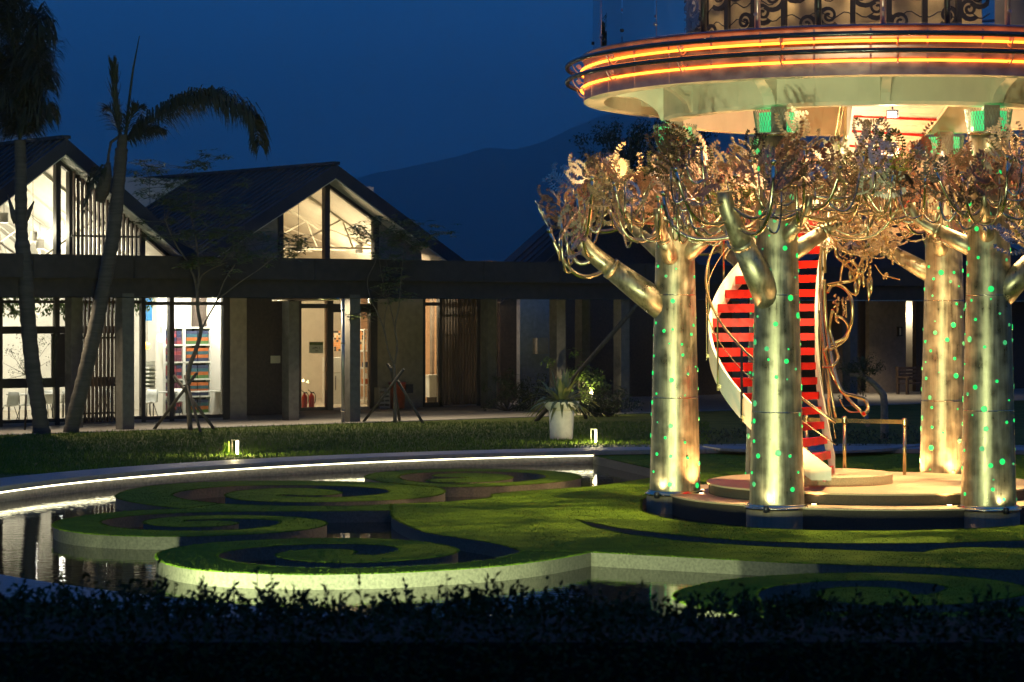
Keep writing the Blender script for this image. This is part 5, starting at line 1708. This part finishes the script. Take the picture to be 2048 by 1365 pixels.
def young_tree(name, label, base, d0, skel, tips, L, seed, leafmat, n_extra=5):
    r = random.Random(seed)
    t = thing(name, label, 'tree', base, 'young staked trees')
    tk = MB()
    for line, r0, r1 in skel:
        pts = catmull([DP(u, v, d0 + dd) if v is not None else base for u, v, dd in line], 5)
        n = len(pts)
        tk.tube(pts, [r0 + (r1 - r0) * i / (n - 1) for i in range(n)], 7)
    tk.build('trunk', M_twig, t)
    cr_ = MB()
    tw = MB()
    for (u, v, su_, sv_, n) in tips:
        for _ in range(n):
            c = DP(u + r.gauss(0, su_), v + r.gauss(0, sv_), d0 + r.uniform(-1.1, 1.1))
            anchor = DP(u, v + sv_ * 0.6, d0)
            tw.tube([anchor, anchor.lerp(c, 0.6) + V(0, 0, 0.05), c], [0.010, 0.007, 0.004], 3, cap=False)
            palmate(cr_, c, r, L)
            for _k in range(n_extra):
                palmate(cr_, c + V(r.gauss(0, .13), r.gauss(0, .13), r.gauss(0, .08)), r, L * 0.8, 5)
    tw.build('twigs', M_twig, t)['kind'] = 'stuff'
    cr_.build('crown', leafmat, t)
    return t
b1 = G(381, 861, 0)
D1 = b1.y
young_tree('young_tree', 'young tree with a crooked trunk staked in front of the shop window', b1, D1,
           [([(381, None, 0), (376, 800, 0), (378, 740, 0), (392, 700, 0), (402, 660, 0), (396, 620, 0), (395, 580, 0)], 0.075, 0.045),
            ([(403, 662, 0), (415, 635, 0), (432, 605, -.2), (450, 560, -.3), (470, 530, -.4)], 0.03, 0.015),
            ([(395, 590, 0), (388, 555, .1), (372, 520, .2), (352, 490, .3), (330, 440, .3)], 0.04, 0.015),
            ([(395, 582, 0), (402, 555, 0), (420, 540, -.1), (455, 525, -.2)], 0.03, 0.012),
            ([(395, 582, 0), (398, 540, .1), (392, 480, .1), (380, 420, .2), (375, 370, .2)], 0.035, 0.012),
            ([(435, 600, -.2), (480, 565, -.4), (530, 530, -.5), (570, 490, -.6)], 0.022, 0.010)],
           [(385, 330, 40, 14, 7), (340, 360, 35, 22, 10), (390, 400, 55, 26, 14), (330, 430, 30, 24, 8), (430, 450, 45, 28, 14), (490, 480, 35, 22, 12), (380, 480, 40, 26, 10), (520, 500, 28, 16, 8), (400, 530, 14, 12, 4), (440, 520, 30, 10, 5), (590, 475, 14, 8, 3), (300, 350, 22, 20, 6), (560, 500, 20, 12, 4)],
           0.27, 31, M_leafg, 7)
b2 = G(790, 846, 0)
D2 = b2.y
young_tree('young_tree', 'slim forked young tree staked in front of the plain hall wall', b2, D2,
           [([(790, None, 0), (790, 800, 0), (789, 760, 0), (788, 730, 0)], 0.06, 0.045),
            ([(788, 730, 0), (776, 700, 0), (768, 660, 0), (752, 620, .1), (742, 600, .1), (735, 560, .2), (752, 520, .2), (745, 490, .2)], 0.025, 0.010),
            ([(789, 728, 0), (794, 690, 0), (790, 655, 0), (798, 610, -.1), (802, 560, -.1), (806, 520, -.1), (812, 480, -.2)], 0.03, 0.012),
            ([(768, 658, 0), (770, 630, 0), (778, 590, 0), (776, 540, 0), (770, 520, 0)], 0.016, 0.008),
            ([(790, 660, 0), (782, 620, 0), (765, 560, 0), (755, 500, 0), (740, 470, 0)], 0.016, 0.008),
            ([(752, 640, 0), (735, 632, 0), (720, 628, 0)], 0.01, 0.006)],
           [(745, 470, 22, 16, 10), (800, 470, 28, 22, 16), (840, 470, 24, 14, 10), (780, 510, 18, 10, 7), (765, 585, 28, 12, 8), (725, 628, 16, 6, 4), (790, 560, 18, 12, 4), (720, 465, 12, 12, 6), (820, 500, 18, 12, 6), (860, 460, 10, 6, 2)],
           0.25, 33, M_leafg, 6)
def stakes(label, d0, poles, base):
    t = thing('tree_stakes', label, 'tree stakes', base, 'tripod stakes round the young trees')
    for (ua, va, ub, vb, da, db) in poles:
        a, c = DP(ua, va, d0 + da), DP(ub, vb, d0 + db)
        k = c.z
        c.z = max(c.z, -0.05)
        MB().tube([a, c], 0.045, 8).build('stake', M_bark, t)
    return t
stakes('tripod of dark wooden stakes round the crooked young tree', D1, [(395, 745, 306, 862, -.3, .5), (348, 752, 428, 858, .3, -.5), (370, 752, 402, 872, .1, -1.2)], b1)
tie = MB().tube([DP(374, 778, D1) + V(0.1 * cos(k), 0.1 * sin(k), 0.01 * k) for k in range(14)], 0.02, 5).build('binding', M_bark, bpy.data.objects['tree_stakes'])
stakes('tripod of dark wooden stakes round the slim forked tree', D2, [(808, 738, 724, 852, -.3, .4), (775, 728, 848, 852, .3, -.4), (782, 735, 800, 846, .1, 1.0)], b2)
# leafy shrub in front of the left palm
r = random.Random(7)
shb = thing('shrub', 'small-leaved bush behind the left palm trunk', 'shrub', G(50, 862, 0))
c_ = MB(); br_ = MB()
for _ in range(26):
    c0 = DP(52 + r.gauss(0, 26), 705 + r.gauss(0, 30), 70.3 + r.uniform(-.5, .5))
    br_.tube([DP(52, 790, 70.3), DP(52, 750, 70.3), c0], [0.012, 0.01, 0.004], 3, cap=False)
    leaf_ball(c_, c0, 26, 0.2, 0.2, 0.075, r)
br_.tube([G(50, 862, 0), DP(52, 790, 70.3)], 0.03, 6)
br_.build('stem', M_bark, shb)
c_.build('foliage', M_leafd, shb)
# hanging greenery inside the shop
hg = thing('hanging_plant', 'green trailing plants hanging inside the top of the shop window', 'plant', bw(su(60, 5.0), 5.0, 3.8))
c_ = MB()
for _ in range(110):
    u = r.choice((r.uniform(-10, 130), r.uniform(160, 300)))
    t0 = r.uniform(4.6, 5.2)
    p = bw(su(u, t0), t0, r.uniform(3.35 if u < 140 else 3.5, 3.8))
    leaf_ball(c_, p, 12, 0.2, 0.18, 0.16, r, 0.6)
c_.build('foliage', M_leafy, hg)
MB().bar(bw(su(-20, 4.9), 4.9, 3.8), bw(su(300, 4.9), 4.9, 3.8), 0.05).build('rod', M_blackm, hg)

# ---- potted plant
pp = G(1123, 879, 0)
pot = thing('potted_plant', 'tall white planter with a spiky plant on the lawn', 'potted plant', pp)
sc_ = pp.y / FPX
MB().lathe([(0.001, 0.0), (0.285, 0.0), (0.30, 0.02), (0.335, 0.74), (0.325, 0.755)], c=pp.xy, n=40).build('pot_body', M_pot, pot)
MB().lathe([(0.325, 0.755), (0.36, 0.77), (0.44, 0.86), (0.47, 0.96), (0.475, 1.0), (0.45, 1.0), (0.42, 0.95)], c=pp.xy, n=40).build('pot_rim', M_pot, pot)
MB().lathe([(0.001, 0.955), (0.425, 0.955)], c=pp.xy, n=24).build('soil', M_soil, pot)
pl = MB()
for k in range(80):
    a = r.uniform(0, 2 * pi)
    el = r.uniform(0.1, 1.35)
    L_ = r.uniform(0.7, 1.2)
    d = V(cos(a) * cos(el), sin(a) * cos(el), sin(el))
    p0 = V(pp.x, pp.y, 0.95) + V(cos(a), sin(a), 0) * r.uniform(0, .12)
    side = d.cross(V(0, 0, 1)).normalized()
    pts = [p0 + d * L_ * f + V(0, 0, -0.55 * f ** 2.2 * (1.5 - el) * L_) for f in (0, .2, .4, .6, .8, 1)]
    ws = (0.025, 0.045, 0.055, 0.048, 0.03, 0.002)
    vs_ = []
    for q, w in zip(pts, ws):
        vs_ += [q - side * w, q + V(0, 0, -0.01), q + side * w]
    pl.add(vs_, [(3 * i + j, 3 * i + j + 1, 3 * i + j + 4, 3 * i + j + 3) for i in range(5) for j in range(2)])
pl.build('blades', mat('dracaena', (0.12, 0.15, 0.04), 0.45, scale=5, col2=(0.28, 0.25, 0.09)), pot)
c_ = MB()
for k in range(22):
    a = r.uniform(0, 2 * pi)
    leaf_ball(c_, V(pp.x + 0.36 * cos(a), pp.y + 0.36 * sin(a), 1.02), 8, 0.1, 0.06, 0.07, r)
c_.build('underplanting', M_leafg, pot)

# ---- bollard lights
def bollard(u, v, label):
    p = G(u, v, 0)
    t = thing('bollard_light', label, 'bollard light', p, 'low bollard lights on the lawn')
    h = 0.33
    MB().box(p + V(0, 0, 0.015), (0.16, 0.1, 0.03)).build('base', M_pipe, t)
    MB().box(p + V(-0.065, 0, h / 2 + 0.03), (0.03, 0.09, h)).build('post', M_pipe, t)
    MB().box(p + V(0, 0, h + 0.04), (0.17, 0.1, 0.025)).build('cap', M_pipe, t)
    MB().box(p + V(0.055, 0, h / 2 + 0.03), (0.05, 0.08, h - 0.02)).build('lens', M_lampw, t)
    lamp('SPOT', 'bollard_beam', p + V(-0.02, -0.02, h - 0.0), 170, (1.0, 0.82, 0.36), t, target=p + V(-0.5, -0.2, 0), size=0.06, spot=125, blend=0.8)
    lamp('POINT', 'bollard_glow', p + V(0.0, -0.10, 0.22), 110, (1.0, 0.82, 0.4), t, size=0.04)
bollard(470, 912, 'lit bollard light on the lawn near the pond rim')
bollard(1187, 888, 'lit bollard light beside the white planter')
c_ = MB()
for k in range(16):
    p = G(452 + r.uniform(-6, 6), 912, 0)
    c_.leaf(p, V(r.uniform(-.3, .3), r.uniform(-.3, .3), 1).normalized(), V(r.uniform(-1, 1), 1, 0), r.uniform(0.15, 0.4), 0.03)
o = c_.build('grass_tuft', M_blade)
tag(o, 'tall grass tuft beside the left bollard light', 'grass tuft')

# ---- shrubs and the garden spotlight by the dark wing
def shrub(u, v, d, w, h, label, seed, mt=M_leafd, L=0.1, n=30, grp='shrubs along the dark wing'):
    r = random.Random(seed)
    p = DP(u, v, d); p.z = 0.0
    t = thing('shrub', label, 'shrub', p, grp)
    st_, c_ = MB(), MB()
    for _ in range(n):
        c0 = p + V(r.gauss(0, w * 0.45), r.gauss(0, w * 0.35), abs(r.gauss(h * 0.55, h * 0.3)))
        st_.tube([p, p.lerp(c0, 0.5) + V(0, 0, .05), c0], [0.02, 0.012, 0.006], 4, cap=False)
        leaf_ball(c_, c0, 40, 0.22, 0.18, L * 1.15, r)
    st_.build('stem', M_bark, t)
    c_.build('foliage', mt, t)
    return p
shrub(1015, 800, 84, 0.9, 1.2, 'dark shrub beside the end column of the middle hall', 41)
shrub(1062, 800, 84, 0.9, 1.1, 'dark shrub under the blue grey wall panel', 42)
sp1 = shrub(1160, 795, 82.5, 0.95, 1.6, 'bright green shrub lit by the garden spotlight', 43, M_leafy, 0.13, 44)
shrub(1215, 815, 80, 0.8, 0.8, 'low dark shrub right of the garden spotlight', 44)
shrub(1190, 812, 80, 0.5, 0.5, 'low dark shrub in front of the garden spotlight', 45)
pq = DP(1184, 786, 81.6)
t = thing('garden_spotlight', 'bright garden spotlight shining on the green shrub', 'spotlight', V(pq.x, pq.y, 0))
MB().tube([V(pq.x, pq.y, 0), pq], 0.025, 6).build('spike', M_blackm, t)
MB().lathe([(0.001, pq.z + 0.1), (0.06, pq.z + 0.1), (0.07, pq.z - 0.05), (0.001, pq.z - 0.06)], c=pq.xy, n=12).build('housing', M_blackm, t)
MB().lathe([(0.001, pq.z + 0.05 * -cos(k * pi / 6)) if k in (0, 6) else (0.05 * sin(k * pi / 6), pq.z + 0.05 * -cos(k * pi / 6)) for k in range(7)], c=(pq.x - 0.02, pq.y - 0.09), n=10).build('lens', mat('spot_lens', (1, 1, 1), 0.5, emit=(1, 0.8, 0.4), estr=30, var=0, sample=False), t)
lamp('POINT', 'garden_spot_glow', pq + V(-0.1, -0.25, 0.05), 80, (1.0, 0.82, 0.4), t, size=0.05)

# ---- long props of a tree that stands behind the planter
prop = thing('tree_prop', 'long bamboo prop poles leaning behind the planter', 'tree prop', G(1080, 838, 0))
pa_, pb_2 = G(1072, 843, 0), DP(1278, 606, 74)
MB().tube([pa_, pa_.lerp(pb_2, .5), pb_2], 0.07, 9).build('pole', M_bark, prop)
MB().tube([DP(1148, 770, 77), G(1172, 838, 0)], 0.06, 8).build('pole', M_bark, prop)

# ---- gnarled small tree behind the stairs
D3 = 66.0
bt = DP(1769, 822, D3); bt.z = 0
gt = thing('gnarled_tree', 'small gnarled tree with a pale bent trunk behind the barrier', 'tree', bt)
tk = MB()
for line, r0, r1 in [([bt, DP(1768, 800, D3), DP(1760, 782, D3), DP(1744, 765, D3), DP(1722, 752, D3), DP(1700, 750, D3)], 0.11, 0.05), ([DP(1728, 756, D3), DP(1718, 738, D3), DP(1706, 728, D3)], 0.04, 0.02),
                     ([DP(1735, 850, D3 - 2), DP(1732, 826, D3 - 1), DP(1738, 812, D3)], 0.07, 0.03)]:
    q = catmull(line, 5)
    tk.tube(q, [r0 + (r1 - r0) * i / (len(q) - 1) for i in range(len(q))], 8)
tk.build('trunk', mat('pale_bark', (0.2, 0.17, 0.14), 0.85, var=0.2, scale=14), gt)
c_ = MB()
for _ in range(34):
    c0 = DP(r.choice((r.gauss(1735, 14), r.gauss(1712, 14))), r.gauss(732, 10), D3 + r.uniform(-.4, .4))
    leaf_ball(c_, c0, 40, 0.17, 0.14, 0.08, r)
for _ in range(10):
    c0 = DP(r.gauss(1710, 14), r.gauss(775, 8), D3 + r.uniform(-.4, .4))
    leaf_ball(c_, c0, 30, 0.17, 0.14, 0.08, r)
c_.build('crown', M_leafd, gt)
# low planting bed round it
bed = MB()
for _ in range(110):
    u = r.uniform(1400, 1850)
    p = G(u, r.uniform(872, 895), 0)
    leaf_ball(bed, p + V(0, 0, r.uniform(0.05, 0.3)), 16, 0.2, 0.15, 0.09, r)
bed.build('ground_cover', M_leafd, kind='stuff')

# ---- dark trees behind the tower
def big_tree(u, vtop, d, w, label, seed, vb=None):
    r = random.Random(seed)
    p = DP(u, 800, d); p.z = 0
    ztop = DP(u, vtop, d).z
    t = thing('tall_tree', label, 'tree', p, 'dark trees behind the tower')
    tk, c_ = MB(), MB()
    tk.tube([p, p + V(0.2, 0, ztop * 0.5), p + V(0, 0, ztop * 0.9)], [0.25, 0.18, 0.06], 9)
    for k in range(26):
        f = r.uniform(0.35, 1.0)
        a = r.uniform(0, 2 * pi)
        e = p + V(cos(a) * w * r.uniform(.2, 1) * (1.25 - f * .6), sin(a) * w * r.uniform(.2, 1), ztop * f + r.uniform(-.4, .2))
        s_ = p + V(0, 0, ztop * f * 0.8)
        tk.tube([s_, s_.lerp(e, .5) + V(0, 0, .2), e], [0.06, 0.04, 0.015], 5, cap=False)
        for _ in range(11):
            leaf_ball(c_, e + V(r.gauss(0, .5), r.gauss(0, .5), r.gauss(0, .35)), 45, 0.4, 0.32, 0.16, r, 0.5)
    tk.build('trunk', M_bark, t)
    c_.build('crown', M_leafd, t)
big_tree(1245, 232, 104, 1.7, 'dark tall tree showing left below the round deck', 51)
big_tree(1360, 262, 112, 2.2, 'dark tree behind the leftmost metal tree', 52)
big_tree(1810, 380, 112, 3.0, 'dark tree behind the brass vine', 53)

# ---- grass blades: lawn edge and turf
def blades(name, n, sampler, h, w, seed, mt=M_blade):
    r = random.Random(seed)
    vs_, fs = [], []
    for _ in range(n):
        p = sampler(r)
        if p is None:
            continue
        a = r.uniform(0, pi)
        dx, dy = cos(a) * w / 2, sin(a) * w / 2
        hh = h * r.uniform(0.5, 1.3)
        lx, ly = r.gauss(0, .35) * hh, r.gauss(0, .35) * hh
        k = len(vs_)
        vs_ += [(p[0] - dx, p[1] - dy, p[2]), (p[0] + dx, p[1] + dy, p[2]), (p[0] + lx, p[1] + ly, p[2] + hh)]
        fs.append((k, k + 1, k + 2))
    b_ = MB()
    b_.v, b_.f, b_.sm = vs_, fs, [False] * len(fs)
    o = b_.build(name, mt, kind='stuff')
    return o
def lawn_s(r):
    u = r.uniform(-20, 1420)
    v = r.uniform(845, 950)
    p = G(u, v, 0)
    if (p.xy - PC).length < PR + 1.28:
        return None
    q = p.xy - OB
    if q.dot(E2) > -0.26:
        return None
    return (p.x, p.y, 0)
blades('lawn_grass', 70000, lawn_s, 0.075, 0.02, 61)
from bisect import bisect
def edge_s(loops):
    segs, acc, tot = [], [], 0
    for l in loops:
        for i in range(len(l)):
            a, c = Vector(l[i]), Vector(l[(i + 1) % len(l)])
            d = (c - a).length
            tot += d
            segs.append((a, c)); acc.append(tot)
    def f(r):
        k = bisect(acc, r.random() * tot)
        k = min(k, len(segs) - 1)
        a, c = segs[k]
        p = a.lerp(c, r.random())
        return (p.x + r.gauss(0, .012), p.y + r.gauss(0, .012), ZI - 0.005)
    return f
loops = [l for l, h, t_ in isl] + [hh for l, h, t_ in isl for hh in h]
blades('turf_fringe', 60000, edge_s(loops), 0.022, 0.010, 62)
def tri_s():
    T, acc, tot = [], [], 0
    for l, h, t_ in isl:
        lo = [[Vector((p[0], p[1], 0)) for p in l]] + [[Vector((p[0], p[1], 0)) for p in hh] for hh in h]
        fl = [p for q in lo for p in q]
        for a, b_, c in tessellate_polygon(lo):
            A_, B_, C_ = fl[a], fl[b_], fl[c]
            if min(A_.y, B_.y, C_.y) > 60:
                continue
            tot += (B_ - A_).cross(C_ - A_).length
            T.append((A_, B_, C_)); acc.append(tot)
    def f(r):
        A_, B_, C_ = T[min(bisect(acc, r.random() * tot), len(T) - 1)]
        s_, t_ = r.random(), r.random()
        if s_ + t_ > 1:
            s_, t_ = 1 - s_, 1 - t_
        p = A_ + (B_ - A_) * s_ + (C_ - A_) * t_
        return (p.x, p.y, ZI)
    return f
blades('turf_grass', 90000, tri_s(), 0.013, 0.012, 63)

# ---- clipped hedge in the foreground
rh = random.Random(99)
hd = thing('hedge', 'dark leafy hedge across the bottom of the picture', 'hedge', (0, 12.6, 0))
lf, tw = MB(), MB()
def top_v(u):
    return 1212 + 10 * sin(u * 0.011) + 9 * sin(u * 0.037 + 1) + 7 * sin(u * 0.09) + (-20 if u < 330 else 0) + 16 * max(0, (u - 1200) / 848)
for _ in range(16000):
    u = rh.uniform(-60, 2110)
    d = rh.uniform(11.2, 14.0)
    zt = CZ + (HOR - top_v(u)) * d / FPX
    k = rh.random()
    z = zt - k * 0.8 + rh.gauss(0, .015)
    p = V((u - 1024) * d / FPX, d, z)
    for _k in range(3):
        dr = V(rh.uniform(-1, 1), rh.uniform(-1, 1), rh.uniform(-.2, 1)).normalized()
        lf.leaf(p + V(rh.gauss(0, .03), rh.gauss(0, .03), rh.gauss(0, .03)), dr, V(rh.uniform(-1, 1), rh.uniform(-1, 1), 1).normalized(), rh.uniform(.03, .055), .024, .003)
for _ in range(300):                      # shoots that stand above the top
    u = rh.uniform(-40, 2090)
    d = rh.uniform(11.4, 13.6)
    zt = CZ + (HOR - top_v(u)) * d / FPX
    h = abs(rh.gauss(0.03, 0.05)) + (0.08 if rh.random() < 0.05 else 0)
    b_ = V((u - 1024) * d / FPX, d, zt - 0.1)
    e = b_ + V(rh.gauss(0, .02), rh.gauss(0, .02), 0.1 + h)
    tw.tube([b_, b_.lerp(e, .5), e], [.003, .0025, .0015], 4, cap=False)
    for k in range(9):
        q = b_.lerp(e, 0.25 + 0.75 * k / 9)
        dr = V(rh.uniform(-1, 1), rh.uniform(-1, 1), rh.uniform(.2, 1)).normalized()
        lf.leaf(q, dr, V(rh.uniform(-1, 1), rh.uniform(-1, 1), 1).normalized(), rh.uniform(.028, .05), .021, .003)
lf.build('foliage', mat('hedge_leaves', (0.022, 0.026, 0.007), 0.75, scale=12, spec=0.12, col2=(0.05, 0.06, 0.016)), hd)
tw.build('shoots', M_bark, hd)['kind'] = 'stuff'
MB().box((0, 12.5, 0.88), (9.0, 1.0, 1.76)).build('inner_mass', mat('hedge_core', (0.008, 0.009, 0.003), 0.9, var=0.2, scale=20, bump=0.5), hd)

# ---- floodlights in the near edge of the pond, behind the hedge, shining on the island edgings
for k, (u, tu, tv, lab) in enumerate(((120, 330, 1140, 'small pond floodlight near the left end of the hedge'), (520, 560, 1160, 'small pond floodlight behind the hedge below the nearest spiral'), (900, 820, 1155, 'small pond floodlight hidden behind the middle of the hedge'),
                                      (1180, 1180, 1100, 'small pond floodlight behind the hedge near the pale blossoms'), (1620, 1640, 1120, 'small pond floodlight behind the hedge below the tower'))):
    a = atan2(-17.2, ((u - 1024) * 27 / FPX - 7.5))
    q = V((u - 1024) * 27 / FPX, 0)
    dx = q.x - PC.x
    yy = PC.y - sqrt(max(0.1, (PR - 0.35) ** 2 - dx * dx))
    p = V(q.x, yy, ZW + 0.1)
    t = thing('pond_floodlight', lab, 'floodlight', p, 'floodlights at the near edge of the pond')
    MB().lathe([(0.001, p.z), (0.06, p.z), (0.07, p.z - 0.03), (0.07, p.z - 0.25)], c=p.xy, n=12).build('housing', M_blackm, t)
    lamp('SPOT', 'pond_flood_beam', p + V(0, 0, 0.06), 2600, (0.85, 1.0, 0.5), t, target=G(tu, tv, ZW + 0.1), size=0.08, spot=100, blend=1.0)
p = DP(1075, 1255, 14.6)
t = thing('hedge_spotlight', 'small spotlight behind the hedge that lights its leaf tips', 'spotlight', V(p.x, p.y, 0))
MB().tube([V(p.x, p.y, 0), p + V(0, 0, -0.05)], 0.012, 6).build('spike', M_blackm, t)
MB().lathe([(0.001, p.z - 0.06), (0.03, p.z - 0.05), (0.035, p.z)], c=p.xy, n=10).build('housing', M_blackm, t)
lamp('SPOT', 'hedge_beam', p + V(0, 0, 0.02), 60, (1.0, 0.9, 0.5), t, target=DP(1085, 1205, 12.6), size=0.02, spot=70, blend=0.8)
# ---- evening air
hz = bpy.data.materials.new('evening_air')
hz.use_nodes = True
N, L = hz.node_tree.nodes, hz.node_tree.links
N.clear()
vo = N.new('ShaderNodeVolumePrincipled')
vo.inputs['Color'].default_value = (0.95, 0.97, 1.0, 1)
vo.inputs['Density'].default_value = 0.0003
vo.inputs['Anisotropy'].default_value = 0.75
out = N.new('ShaderNodeOutputMaterial')
L.new(vo.outputs[0], out.inputs['Volume'])
hzb = MB()
hzb.box((0, 4750, 448), (13000, 9900, 900)).build('haze', hz, kind='stuff')
